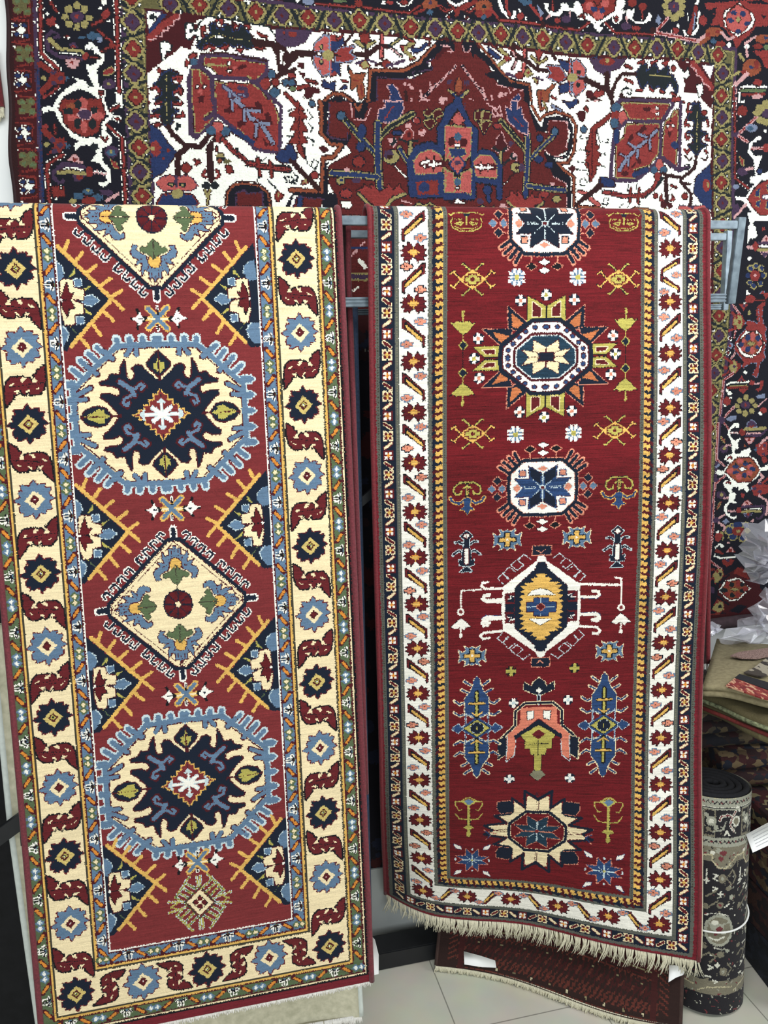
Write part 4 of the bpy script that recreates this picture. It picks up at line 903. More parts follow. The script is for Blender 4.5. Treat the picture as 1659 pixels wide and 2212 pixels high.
W(WI, """
P q -20,-20 250,-20 240,100 90,190 10,120; E a 20,50 34,40; E a 160,30 40,36; E a 100,140 50,40; E Z 60,80 30,24; E Z 130,95 24,26; L I 12 60,10 90,50 130,10
P I 0,120 20,120 95,200 240,110 250,0 330,0 340,50 300,90 340,110 360,90 390,110 420,90 410,150 390,180 430,210 500,210 550,130 580,150 560,200 500,235 430,230 380,180 350,170 340,120 300,150 310,180 280,220 240,230 220,200 220,160 150,200 100,240 140,260 100,300 50,250 80,215 0,160
L A 8 235,170 260,160 265,190 245,200; L I 26 485,110 490,190; L A 10 485,110 490,190; L h 18 340,160 350,210; E V 340,250 50,34; E A 430,270 40,20; E q 490,70 36,34; E q 400,30 40,40
E u 840,10 50,40; E u 720,10 40,30; E u 700,70 36,30; E u 860,70 34,30; E u 720,130 40,32; E u 840,130 40,32; E u 785,170 44,36; E V 780,70 54,48; E A 780,70 14,14
P S 600,220 630,140 660,180 650,240; L h 30 620,290 720,180; L A 12 620,290 720,180; L I 34 160,215 240,310 590,330; L A 14 160,215 240,310 590,330; L h 34 620,315 1010,380; L A 14 620,315 1010,380; L h 34 1010,380 1100,320; E x 585,290 26,30
E I 820,250 16,22; E A 790,290 40,30; E I 760,295 14,20; L I 24 880,290 890,320 970,320 1010,250 1020,120; L q 44 930,300 970,160 990,80; L I 10 910,130 920,200; E A 1060,190 40,46; L S 16 985,130 970,270; L I 20 990,50 1010,10
P A 1070,30 1659,-20 1659,240 1540,250 1480,330 1390,400 1300,310 1240,240 1130,230 1180,140 1090,80; P N 1100,100 1190,60 1180,130; P N 1470,10 1600,0 1659,40 1500,30; P N 1590,140 1640,150 1610,180; P N 1190,210 1290,280 1280,320
O I x 4 1395,10 1450,70 1520,120 1540,190 1510,260 1430,310 1385,340 1330,300 1260,240 1250,140 1270,90 1350,60; O a q 5 1390,45 1480,100 1505,180 1450,270 1385,300 1300,260 1275,180 1300,110; E Z 1350,110 30,24; E Z 1430,125 30,22; E Z 1320,185 30,22; E Z 1465,215 26,22; E Z 1390,285 24,20; E a 1390,80 28,34; O u x 6 1370,180 1390,150 1415,180 1390,205
E t 1165,290 80,44; E q 1110,330 26,30; E q 1200,290 20,16; L t 34 1110,350 1040,400; L h 24 1230,290 1300,360 1350,340; E Q 1160,375 30,24; E q 1230,400 50,26; E I 1305,410 22,20; P A 1340,360 1420,340 1400,420 1370,440; L h 24 1450,400 1540,340; E t 1610,360 70,44; E Z 1630,355 18,16; E q 1560,430 40,24; E G 1640,440 30,24
E I 1465,430 20,24; L h 26 1460,450 1470,520; L u 30 1400,500 1440,550; E t 1510,620 80,80; E Z 1505,620 18,18; E q 1550,600 24,44; E q 1440,660 26,24; L u 26 1350,690 1400,660; P A 1520,470 1659,470 1659,640 1620,620 1590,540; L h 40 1470,680 1370,770; L I 26 1350,790 1360,1109; L A 14 1355,800 1360,1109; L h 8 1375,780 1380,1109
L I 20 1400,930 1410,810 1450,795 1640,800; L G 28 1420,830 1620,835; L q 26 1430,870 1620,870; E h 1560,890 46,24; E A 1560,760 40,30; E q 1430,1020 44,50; E I 1435,935 16,16; E u 1610,1000 54,40; E V 1640,1050 30,40
""")
W(WJ, """
P I 0,0 200,0 200,240 200,680 120,700 0,860; P I 880,0 1160,60 1155,560 1120,600 1000,700 1000,880 1150,1000 1150,1100 600,1100 400,1000 250,800 450,740 600,600 780,600 890,600; P I 100,780 300,760 450,1000 150,1020 0,900
O q x 5 200,110 200,150 70,260 70,400 110,410 80,450 120,480 80,540 130,590 80,590 70,660 20,740 10,560 -20,540 30,450 -20,440 10,340 30,240; L d 12 40,260 40,680; L J 9 80,270 110,370 180,380 180,350; L J 9 100,470 160,490 150,470; L J 9 110,590 160,600
L V 40 330,170 240,310 220,500 210,720 450,720; L V 36 450,720 590,610 680,500; L V 34 370,170 520,180 680,180 680,480; P A 300,20 750,20 740,70 680,160 470,170 380,160; C u 8 300,20 750,20 740,70 680,150 470,165 380,160; E I 635,60 24,20; E I 640,110 24,22; E a 605,85 26,22; E d 540,70 40,20; L V 34 760,60 690,170
P A 350,210 660,200 660,470 570,580 430,620 430,700 260,700 260,380 330,330; C u 9 350,210 660,200 660,470 570,580 430,620 440,700 260,700 260,380 330,330
P A 720,180 840,90 840,590 780,590 720,500 700,460 710,300; C u 9 720,180 840,90 845,340 800,400 840,430 830,600 780,590 700,480 710,300; L V 36 865,0 870,600; E Z 820,390 40,34; E I 745,215 22,20; E I 795,215 22,20; L I 10 770,140 770,190; E a 772,245 20,16; P d 750,270 790,270 770,340
L d 50 640,260 560,340 450,430 360,520 290,630; L S 30 640,260 560,340 450,430 360,520 290,630; L d 40 560,330 460,290 520,240; L S 22 560,330 470,300; L d 40 570,340 580,440; L S 22 575,340 580,430; L d 36 420,420 370,380 400,320; L S 20 430,420 375,380; L d 40 460,440 460,520 480,550; L S 24 460,440 460,510; L d 34 350,510 290,480; L S 16 350,510 295,480; L d 30 375,530 375,600; L S 20 375,530 375,590; E d 345,660 36,26; L d 20 410,600 440,560
E Q 245,60 40,34; E q 250,120 36,34; E Q 240,200 36,48; E a 315,155 40,56; L V 30 350,180 280,250; L Z 50 260,280 260,360; L Z 46 430,670 550,620; E a 675,570 36,50; E Q 625,620 32,36; E Q 715,620 34,36; E A 660,680 32,36
L V 40 690,500 860,620 960,590; L x 34 750,670 900,690 1010,600 1025,490; L x 30 710,650 760,680; L J 12 920,570 960,560 960,600 920,610; L x 34 880,720 980,840 970,940; L x 46 740,690 750,920; L x 26 890,740 970,750
O J Z 6 990,20 1040,0 1060,120 1120,140 1060,170 1060,260 1120,280 1060,310 1060,370 1120,390 1060,420 1030,480 990,440 950,390 1000,380 1000,300 940,270 1000,250 1000,160 930,150; L u 8 1025,80 1030,450; L A 16 940,10 930,80 970,90; L A 16 920,160 910,200 950,210; L A 16 920,290 930,330 960,320; L A 16 910,430 940,460 960,430; L A 16 1120,160 1130,210; L A 16 1120,300 1110,340 1140,340; L A 16 1110,440 1120,460; E q 1090,90 26,20; L x 18 920,490 960,530 980,510; L x 18 1070,510 1110,530 1130,490
O Z x 5 1155,560 1160,980 1100,970 1040,880 1000,830 1020,690 1070,640; E A 1115,760 34,60; E u 1130,760 12,30
L J 46 700,700 640,770 540,860 330,870 150,830; L A 30 670,690 620,790 520,860 330,865 150,830; L d 10 620,790 520,860 200,845; L J 8 380,760 370,820 410,830; L J 8 460,750 450,800 500,820; L J 8 370,970 410,900; L J 8 480,970 490,890; L q 16 400,800 390,920; L q 16 480,800 470,930; O Z x 5 120,690 240,720 250,780 120,780; L x 50 -20,880 120,770; L J 12 130,940 180,950 190,890 150,890 150,920; L a 30 20,890 100,950; L J 6 260,1020 290,970 340,930
L t 26 -20,980 140,990 150,1020; L N 14 -20,1010 130,1030; L t 24 360,1020 440,985 560,990 610,1025; P R 400,1040 450,1005 560,1010 600,1050; E d 720,940 30,34; E d 780,950 28,30; L u 20 740,980 740,1040; L A 12 700,850 690,900 720,900; L A 12 800,850 820,890 790,900; L q 12 790,760 840,780; L J 8 770,810 820,770; E q 640,860 20,26; E q 920,860 26,30
O a V 6 840,1000 870,950 970,960 1090,950 1140,1010 1080,1040 870,1040; L V 20 985,960 985,1040; E J 935,1000 24,16; E J 1030,995 24,16; E u 935,1000 10,8; E u 1030,995 10,8
""")
W(WJ, """
L I 34 1360,0 1370,280; L A 14 1360,0 1370,280; L I 34 1370,320 1365,700 1480,800; L A 14 1370,320 1365,700 1480,800; L h 30 1560,130 1400,290; L A 12 1560,130 1400,290; E V 1385,300 30,26; L h 28 1400,310 1480,370; L A 10 1400,310 1480,370
E q 1430,80 44,46; E I 1420,125 16,12; E u 1590,60 46,40; E u 1640,20 40,40; E u 1560,100 40,30; E u 1590,170 40,34; E u 1640,190 34,34; E V 1640,110 40,40; E S 1510,240 54,36; E Q 1500,245 30,20; E I 1630,270 14,16
P I 1480,470 1490,380 1550,330 1580,300 1600,340 1560,360 1520,380 1505,450 1540,500 1610,490 1580,560 1560,620 1560,680 1659,640 1659,720 1600,720 1520,800 1480,880 1520,960 1659,1040 1659,1100 1480,1100 1500,1010 1420,910 1370,900 1360,870 1450,880 1500,800 1530,760 1490,740 1500,690 1540,690 1530,540 1490,480
L h 26 1510,430 1610,430; L A 8 1510,430 1610,430; E A 1640,425 30,40; O A u 8 1410,500 1440,540 1440,590 1420,570; E V 1430,640 46,40; L h 22 1460,620 1520,610; E Z 1580,640 22,24
O A x 4 1470,890 1560,770 1659,720 1659,1040 1560,1030 1510,970; O Z u 5 1545,820 1580,800 1570,880 1540,870; O Z u 5 1550,920 1580,910 1570,970 1540,960; O Z u 5 1640,770 1659,760 1659,850; O Z u 5 1640,920 1659,920 1659,1000 1630,980; O I V 9 1600,870 1659,860 1659,900 1600,890; E S 1370,780 26,26; L h 30 1450,950 1350,1060; E V 1370,980 30,40; L A 8 1490,1040 1520,1060
""")
# right hand strip beside the front runner
W(WK, """
P q 20,700 90,720 160,790 90,860 20,900; P d 20,620 50,680 20,700; L q 50 40,1230 140,1370; P q 40,1490 160,1570 160,1600 40,1600
P I 860,0 1281,0 1281,200 1210,120 1180,60 1130,130 1060,40 1000,60 1000,270 1040,450 1000,510 900,520 850,600 850,400 900,200; P N 960,200 1000,160 1080,190 1040,260 980,260; E A 1160,330 36,36; P A 1060,0 1281,0 1281,40 1100,40
L h 70 850,690 950,690; E A 1010,670 60,90; L V 60 1070,610 1281,600; L I 50 1060,670 1281,670; L u 60 1060,740 1281,740; O V h 10 1090,780 1270,780 1180,900; O h x 6 1110,570 1210,440 1281,540 1281,570; E q 1210,530 26,30; E I 880,915 40,46
E u 1000,1060 70,60; E Z 1010,1060 50,36; E u 900,1110 70,70; E Z 910,1110 44,44; E u 1110,1110 60,70; E Z 1120,1110 44,44; E Z 850,1250 44,50; E u 1170,1250 60,60; E Z 1150,1250 44,50; E u 880,1390 60,60; E Z 890,1390 44,44; E u 960,1470 60,60; E Z 965,1450 44,44; E u 1100,1420 60,60; E Z 1100,1400 44,44; E A 990,1250 100,110; E h 990,1255 26,36
P A 1080,1620 1150,1540 1200,1600 1281,1600 1281,1660 1230,1700 1190,1860 1120,1900 1110,2100 1200,2212 1000,2212 1060,2090 1020,2000 1050,1860 1110,1820 1200,1700 1150,1610; L S 14 1080,1620 1150,1540 1200,1600; L I 60 1000,1740 1200,1740; L A 20 1000,1740 1200,1740; E A 900,1720 100,80; P I 820,1500 900,1640 820,1660; P I 640,1810 900,1780 900,1810
O A x 8 690,1820 860,1820 770,1950; E V 780,1850 24,34; E u 885,1990 36,46; L h 50 560,1830 700,2020; L A 16 560,1830 700,2020; L A 60 550,1980 620,2090; O u A 14 600,2050 720,2030 760,2130 800,2212 580,2212; E q 640,2080 26,30; E q 710,2180 30,30; E V 540,2170 40,50
P I 50,1960 140,1950 120,2212 70,2212
""")
W(WL, """
P I 130,130 210,100 215,520 150,460; P I 140,850 190,820 170,1030 150,1030
O u A 14 620,260 700,170 770,200 790,300 760,430 680,430 620,360; E q 670,215 26,34; E q 730,300 30,36; E q 655,395 26,34; E A 800,300 30,50; E V 575,300 36,44; L A 50 540,470 640,430; L h 44 660,470 640,600; L A 14 660,470 640,600; E I 565,610 40,40; E A 565,610 16,16; P S 520,740 590,680 630,730 590,800; E A 570,740 30,26; E I 540,870 40,40; E A 540,870 16,16; L h 40 660,880 600,970; L A 14 660,880 600,970
P A 830,330 900,270 1020,300 1080,340 1100,220 1060,40 1160,40 1150,200 1180,330 1240,420 1210,500 1250,640 1210,860 1240,960 1150,1040 1110,1260 1080,1330 1000,1280 1080,1050 960,1060 820,1150 780,1110 840,1040 740,930 640,800 660,680 730,560 840,440; C S 9 830,330 900,270 1020,300 1080,340 1100,220 1060,40 1160,40 1150,200 1180,330 1240,420 1210,500 1250,640 1210,860 1240,960 1150,1040 1110,1260 1080,1330 1000,1280 1080,1050 960,1060 820,1150 780,1110 840,1040 740,930 640,800 660,680 730,560 840,440
L N 60 680,560 850,370; L N 60 680,920 800,1060; L N 50 1030,280 1060,300; L N 60 1030,1090 1050,1140
O I x 6 860,460 940,480 1060,460 1150,540 1170,640 1235,690 1170,740 1160,840 1070,910 980,970 840,950 740,860 710,770 670,720 740,650 750,590; O t q 6 890,530 980,505 1080,540 1130,620 1165,690 1100,800 1050,880 940,890 830,850 760,720 800,600; E Z 895,590 54,60; E Z 1080,600 44,60; E Z 770,715 50,44; E Z 900,800 50,60; E Z 1075,770 36,40; E a 985,570 44,90; E a 985,830 44,70; E a 1120,690 50,44; E a 815,650 40,40; E a 820,790 40,50; O u x 10 880,700 950,660 1030,700 960,750
O u A 14 560,1120 640,1000 700,1040 720,1180 680,1240 600,1220; E V 665,1120 34,28; E q 745,1110 40,60; E q 600,1050 34,34; E A 500,1140 36,40; L A 50 480,950 570,1020; L A 46 450,1290 560,1220; L h 56 640,1250 470,1370 440,1700 410,2000; L A 22 640,1250 470,1370 440,1700 410,2000; E I 870,1230 40,30
L I 40 960,1400 620,1410 530,1460 520,1560 580,1620; E I 580,1620 40,34; L J 34 580,1460 910,1440; L u 18 580,1475 910,1470; L q 46 540,1510 920,1500; P A 720,1390 800,1290 880,1390; E V 795,1365 22,22; E I 775,1540 34,34; E I 890,1535 26,34; P A 740,1530 920,1530 830,1620; E A 1000,1420 50,50; L h 26 1050,1440 1150,1430; P A 1150,1370 1220,1380 1180,1540 1100,1590 1060,1540 1150,1500
E u 890,1690 50,60; E u 770,1750 54,50; E u 1000,1750 54,50; E u 720,1845 54,44; E u 1060,1840 54,44; E u 760,1940 54,50; E u 1000,1940 54,50; E u 880,1990 54,60; E V 880,1830 90,70; E A 880,1830 26,26
E A 540,1760 70,80; E I 600,1700 30,22; E I 500,1835 30,26; L h 50 660,1870 500,2050; L A 18 660,1870 500,2050; P S 530,2080 600,2030 720,2030 700,2100 600,2140; P S 1060,1670 1130,1640 1250,1620 1240,1700 1110,1720; L h 30 1260,1720 1120,1850; E A 1210,1930 60,60; E I 1160,1985 36,36; E V 450,2110 60,60; E Q 440,2110 22,26
""")
W(WM, """
L h 60 375,130 350,500 335,800; L A 22 375,130 350,500 335,800; L h 40 350,800 490,910; L A 14 350,800 490,910; L h 50 490,1090 310,1230 280,1500 270,1900; L A 20 490,1090 310,1230 280,1500 270,1900; L h 52 270,1960 265,2212; L A 20 270,1960 265,2212; E V 430,60 56,56; P S 530,40 620,10 690,20 640,80 540,80
L I 50 750,150 680,150 590,240 570,330 620,420; E I 740,180 36,30; L h 36 480,120 570,230; L A 12 480,120 570,230; L h 36 610,300 750,300; L I 14 610,300 750,300; E q 820,290 60,60; L u 70 870,230 1230,220; L J 16 880,270 1180,270; L h 30 900,310 1170,310; L V 46 890,350 1160,350 1260,240; O V S 8 900,190 930,110 1000,60 1070,120 1090,190; E q 990,180 40,20; O h q 6 860,400 1050,390 1010,470 940,520; E q 940,430 30,30
P I 600,400 690,440 810,380 770,440 740,500 750,590 690,590 670,680 760,680 830,620 960,570 980,640 930,710 1070,790 1110,890 1150,950 1268,880 1268,980 1140,1000 1100,1100 990,1190 890,1260 940,1350 890,1390 840,1320 740,1360 740,1300 640,1300 610,1390 700,1410 680,1500 640,1550 730,1580 680,1600 600,1570 530,1650 520,1750 640,1860 720,1830 680,1890 620,1890 500,1800 465,1700 490,1620 560,1560 570,1400 470,1270 460,1210 510,1170 600,1180 500,1060 400,1080 300,1030 380,970 460,1010 500,960 570,850 490,790 500,730 640,680
O t q 10 510,1010 580,900 720,770 970,770 1060,890 1110,980 1060,1070 960,1180 740,1200 640,1130; E a 770,820 60,50; E a 590,1000 66,50; E a 750,1110 60,60; E a 950,920 50,50; E a 940,1040 60,50; E Z 690,920 56,40; E Z 880,870 50,40; E Z 1000,960 54,44; E Z 690,1030 60,34; E Z 850,1080 46,50; O I V 12 740,970 820,930 880,970 810,1010; E J 690,875 20,26; E J 860,830 22,22; E J 950,860 22,22; E J 830,1110 22,22; E J 940,1105 20,20; L A 12 540,770 600,740 610,780; L A 12 510,1220 570,1200 590,1230
E V 480,600 80,70; E u 485,590 30,34; L h 40 510,540 590,530; O A u 12 420,370 480,420 500,480 450,440; P N 760,420 950,540 900,600 760,620; E t 860,540 24,24; P S 310,930 380,850 400,900 330,960; E V 330,1160 50,40; E V 420,1440 90,70; E u 430,1440 30,36; L h 40 470,1500 550,1490; O A u 12 340,1710 380,1590 420,1560 390,1650; E A 815,1455 36,36; O h q 7 790,1630 890,1530 980,1600 830,1640; E q 890,1590 26,30
P A 1060,520 1268,460 1268,700 1150,740 1070,660; L h 50 1268,390 1150,490; E V 1220,530 30,34; E V 1200,690 30,30; P Q 1010,620 1080,560 1080,650; E h 1130,540 16,20; E h 1190,600 14,16; E A 1210,790 50,60; P A 960,1300 1090,1220 1268,1250 1268,1400 1080,1460 1010,1440; E V 1120,1230 34,30; E V 1030,1320 34,30; E V 1120,1380 34,34; P S 950,1360 980,1270 1000,1340; L A 60 1170,1220 1268,1130; L h 50 1140,1060 1180,1110 1100,1190; L h 50 1100,1450 1230,1540 1250,1600 1230,1800
L V 46 800,1660 1180,1640 1190,1790 1100,1880 1060,1860; L I 26 840,1720 950,1700 1140,1690; L J 12 840,1735 1130,1700; L u 50 810,1750 930,1740 1130,1740; E A 745,1720 46,56; L h 30 550,1740 680,1740; O V S 7 820,1790 990,1780 910,1870; E q 910,1800 26,24; L h 44 480,1810 370,1880; E V 330,1910 70,50; P S 440,1930 520,1880 580,1940 500,1980; L h 40 380,1950 510,2050
E u 740,1980 60,50; E Z 740,1985 44,36; E u 620,2010 60,50; E Z 630,2020 44,40; E u 870,1990 60,60; E Z 870,2010 46,44; E u 560,2120 64,60; E Z 570,2120 46,46; E q 745,2110 100,80; E u 740,2115 30,36; E u 900,2100 50,50; E h 990,1915 30,26; E A 400,2180 80,40; E I 370,2130 40,20
""")
W(WN, """
L h 32 160,0 145,200 130,400; L A 13 160,0 145,200 130,400; L h 26 130,400 260,500; L A 10 130,400 260,500; L h 30 220,0 290,50 270,80
E u 420,30 60,40; E Z 420,20 50,34; E u 330,60 40,40; E Z 330,80 34,34; E u 370,150 50,40; E Z 370,150 38,30; E u 470,170 44,36; E Z 470,160 34,26; E q 425,90 66,46; E u 425,90 20,20; E A 215,150 36,50; L u 14 240,100 265,110 265,190; E I 210,105 20,12
L I 20 185,350 190,260 230,230 270,240; E I 255,255 20,14; L q 40 200,300 260,330; L I 20 180,350 250,380 400,365; L J 16 210,330 270,350 400,345; O h q 5 305,310 350,260 395,310; E q 350,295 20,18; P q 260,390 390,390 370,440 320,470 270,440; E V 320,400 20,18; E h 325,215 18,10
P d 300,560 460,460 640,640 728,680 728,1000 420,1010 260,940 220,800 240,660; P q 380,540 420,470 500,500 540,600 440,560; L N 50 130,560 280,640; P N 430,870 520,880 440,960 340,940; L N 26 270,620 340,560; L N 26 230,790 330,870; E N 680,650 40,60
O u q 8 170,560 220,490 270,500 280,560 250,610 200,650; E N 250,550 18,20; E q 220,520 14,16; O u q 8 170,930 220,830 280,850 290,920 250,960; E N 250,895 20,22; E q 225,850 14,14; L q 26 110,640 170,590; L q 26 130,1000 250,960; L t 12 140,1030 240,970; L q 24 110,480 180,500; E V 160,720 36,36
O I x 4 235,720 270,670 300,620 400,590 450,590 500,640 555,695 490,760 440,820 350,835 300,800 265,760; O t q 4 265,720 320,640 430,615 480,640 530,690 480,740 430,800 350,810 300,770; E J 290,720 40,24; E J 370,660 26,26; E J 375,770 26,28; E J 475,655 22,22; E J 470,720 24,22; E A 325,660 22,36; E A 430,645 24,36; E A 505,700 28,22; E A 430,765 24,34; E A 320,760 26,24; O u x 5 355,710 400,690 440,710 400,730
P d 100,990 380,960 370,1040 100,1050; L u 6 230,1050 340,1035
""")

# dark knots outline every figure on the ivory and on the red ground
def outline(cv, ground, dark, skip, n=2):
    a = cv.a; g = np.isin(a, [PAL[c][0] for c in ground]); f = ~np.isin(a, [PAL[c][0] for c in ground+skip])
    for _ in range(n):
        e = f.copy(); e[1:] |= f[:-1]; e[:-1] |= f[1:]; e[:, 1:] |= f[:, :-1]; e[:, :-1] |= f[:, 1:]; f = e
    a[f & g] = PAL[dark][0]
outline(cvW, ['I'], 'x', ['N', 'd', 'V', 'J', 'x', 'U', 'h'], 2)
outline(cvW, ['R'], 'N', ['N', 'd', 'V', 'J', 'x', 'h', 'I'], 2)
W(WP, "L I 9 778,562 790,575; L u 4 745,604 800,604; L V 10 745,597 800,597; L u 3 745,590 800,590; L h 4 750,560 772,540; L h 4 760,552 790,520; L Z 5 745,535 800,535; L I 4 765,628 775,620")
# ================================================================ small canvases: brown rug under the right runner, and the standing roll
class Lin:
    """plain linear crop: one enlarged region laid on a rug at a known scale"""
    def __init__(s, x0, y0, k): s.o, s.k = np.array([x0, y0], float), k
    def __call__(s, P): return (np.asarray(P, float).reshape(-1, 2)-s.o)*s.k
rng = np.random.default_rng(7)
col('1', 44, 27, 24); col('2', 88, 42, 34); col('3', 62, 26, 25); col('4', 128, 120, 88); col('5', 190, 180, 146)
cvB = Canvas(0, .66, -.02, .42, .0015, '3')          # v counted up from the lower edge
cvB.rect('1', 0, .66, -.02, .09)
for k in range(90):
    x = .02+k*.0071; q = k % 4
    cvB.line('2', np.array([(x, .016+.011*(q % 2)), (x+.013, .026+.011*(q % 2))]), .0042); cvB.line('3' if q else '2', np.array([(x, .048-.009*(q % 2)), (x+.011, .060+.010*(q % 2))]), .0042)
    cvB.line('2', np.array([(x, .074+.006*(q % 2)), (x+.006, .080)]), .0035)
    if k % 7 == 0: cvB.line('5' if k % 2 else '4', np.array([(x, .012), (x+.003, .012)]), .0045)
    if k % 9 == 4: cvB.line('4', np.array([(x, .068), (x+.003, .068)]), .004)
cvB.rect('2', 0, .66, .0035, .0055); cvB.rect('3', 0, .66, .084, .088)
cvB.rect('4', .05, .62, .092, .0955)
for sd in (0, 1):
    a = (lambda t: t) if sd == 0 else (lambda t: .66-t)
    cvB.rect('1', a(0), a(.055), -.02, .42); cvB.rect('3', a(.06), a(.075), -.02, .42)
    cvB.rect('1', a(0), a(.022), -.02, .42)
    for k in range(34): cvB.line('2', np.array([(a(.032), .02+k*.012), (a(.052), .03+k*.012)]), .0045); cvB.line('2', np.array([(a(.064), .1+k*.02), (a(.072), .108+k*.02)]), .005)
    cvB.rect('4', a(.083), a(.0865), .092, .42)
cvB.poly('1', np.array([(.33, .10), (.43, .17), (.33, .24), (.23, .17)])); cvB.line('4', np.array([(.2, .19), (.33, .1), (.46, .19)]), .005); cvB.line('5', np.array([(.33, .09), (.33, .105)]), .012)
for x, y in rng.random((46, 2)): cvB.line('4' if x*7 % 1 > .5 else '2', np.array([(.1+x*.46, .105+y*.12), (.105+x*.46, .107+y*.12)]), .005)
for x in (.12, .18, .5, .56): cvB.line('4', np.array([(x, .13), (x+.028, .15)]), .005)

col('6', 158, 158, 142); col('7', 36, 34, 38); col('8', 122, 116, 98); col('9', 214, 212, 196); col('0', 112, 52, 56)
cvT = Canvas(-.32, .32, -.01, .62, .0012, '7')
Z = Lin(735, 440, .000302)
def parse_lin(t):
    out = []
    for ln in t.replace(';', '\n').split('\n'):
        f = ln.split()
        if not f: continue
        if f[0] == 'P': out.append(('P', f[1], Z(pts(' '.join(f[2:]))), 0))
        elif f[0] in 'LC': out.append((f[0], f[1], Z(pts(' '.join(f[3:]))), float(f[2])*Z.k))
        elif f[0] == 'E':
            c, r = pts(f[2])[0], pts(f[3])[0]; a = np.linspace(0, 2*math.pi, 15)[:-1]
            out.append(('P', f[1], Z(np.stack([c[0]+r[0]*np.cos(a), c[1]+r[1]*np.sin(a)], 1)), 0))
    return out
for y0, y1, c in ((-.01, .026, '6'), (.106, .131, '6'), (.131, .19, '8'), (.5, .54, '8')): cvT.rect(c, -.32, .32, y0, y1)
cvT.rect('5', -.32, .32, -.002, .001); cvT.rect('9', -.32, .32, .0245, .0265)
for b in (.012, .118):
    for k in range(-14, 15):
        u = k*.022; cvT.line('7', np.array([(u, b-.004), (u+.006, b+.005), (u+.011, b-.004), (u+.016, b+.004), (u+.022, b-.004)]), .0022); cvT.line('0', np.array([(u+.011, b), (u+.012, b)]), .005)
def motif_row(t, period, n):
    m = parse_lin(t)
    for k in range(-n, n+1): stamp(cvT, m, (k*period, 0))
for k in range(900):
    x = rng.uniform(-.31, .31); y = rng.uniform(.19, .615); a_ = rng.uniform(0, 3.1); L_ = rng.uniform(.002, .007)
    cvT.line('86987600'[k % 8], np.array([(x, y), (x+L_*math.cos(a_), y+L_*math.sin(a_))]), rng.uniform(.0018, .0034))
for k in range(160):
    x = rng.uniform(-.31, .31); y = rng.uniform(.03, .1); cvT.line('867'[k % 3], np.array([(x, y), (x+.004, y+rng.uniform(-.004, .004))]), .0025)
for k in range(200):
    x = rng.uniform(-.31, .31); y = rng.uniform(.132, .188); cvT.line('607'[k % 3], np.array([(x, y), (x+.003, y+rng.uniform(-.004, .004))]), .0026)
motif_row("""C 8 14 560,545 650,545 650,780 560,780; E 6 620,650 44,44; E 9 620,650 20,20; E 6 580,600 22,22; E 6 660,700 22,22; E 8 600,720 20,20
L 9 24 690,640 700,600 760,590 800,610 830,560 850,520 870,560; L 0 11 690,640 700,600 760,590 800,610 830,560; L 9 22 800,610 780,680 820,740; L 0 10 800,610 780,680 820,740
E 9 840,650 38,50; E 8 840,650 24,34; L 9 16 740,770 750,730 775,770; L 6 14 640,740 720,720 740,650; L 6 12 560,540 860,540""", .105, 3)
motif_row("""E 6 690,910 26,26; E 0 730,930 30,24; E 9 640,930 22,18; E 0 710,980 22,22; L 5 12 570,960 640,950 640,1000 690,1060 760,1070 800,1020 870,950; L 7 40 590,1040 640,1080; P 7 570,1010 640,1010 700,1090 800,1080 870,1000 870,1130 570,1130
L 9 14 600,1080 600,1150; L 9 14 660,1120 690,1130 660,1160 690,1180; E 8 730,1160 34,44; E 6 730,1160 14,18; L 8 12 770,1160 820,1080 860,1150 820,1220 770,1160; L 9 16 580,1190 620,1190; L 9 16 600,1170 600,1210; L 9 14 650,1240 690,1250 650,1275; L 9 18 700,1300 740,1300; L 9 18 720,1280 720,1320; L 8 16 600,1330 680,1270; E 8 790,1250 30,20
E 6 820,1330 22,22; L 8 14 600,1440 700,1360; E 8 720,1400 30,30; E 0 720,1400 14,14; L 9 12 760,1420 800,1390; E 8 600,1420 20,30""", .094, 3)
motif_row("""E 6 720,1630 130,150; E 8 720,1630 104,122; E 6 700,1600 60,40; E 9 680,1560 30,24; E 0 720,1620 30,26; E 0 690,1660 18,18; L 9 16 640,1700 700,1720 760,1690; L 6 14 620,1560 680,1600 800,1560; E 9 760,1650 20,16; L 9 10 600,1500 650,1480 720,1475 800,1500""", .13, 2)
motif_row("""L 8 14 590,1880 640,1840 700,1870 650,1930; E 8 740,1850 34,30; E 6 800,1820 20,18; L 9 14 640,1960 680,1970 640,1995; L 9 18 700,1950 730,1950; L 9 18 715,1935 715,1965; E 8 770,2010 36,40; E 6 770,2010 14,16; L 8 12 800,1930 850,1990 800,2050; L 9 18 620,2060 660,2060; L 9 14 680,2090 720,2100 690,2120; L 8 14 580,2110 640,2080
L 5 10 560,2200 640,2160 740,2150 860,2160; E 8 600,1790 26,20; L 9 10 680,1790 740,1800""", .098, 3)

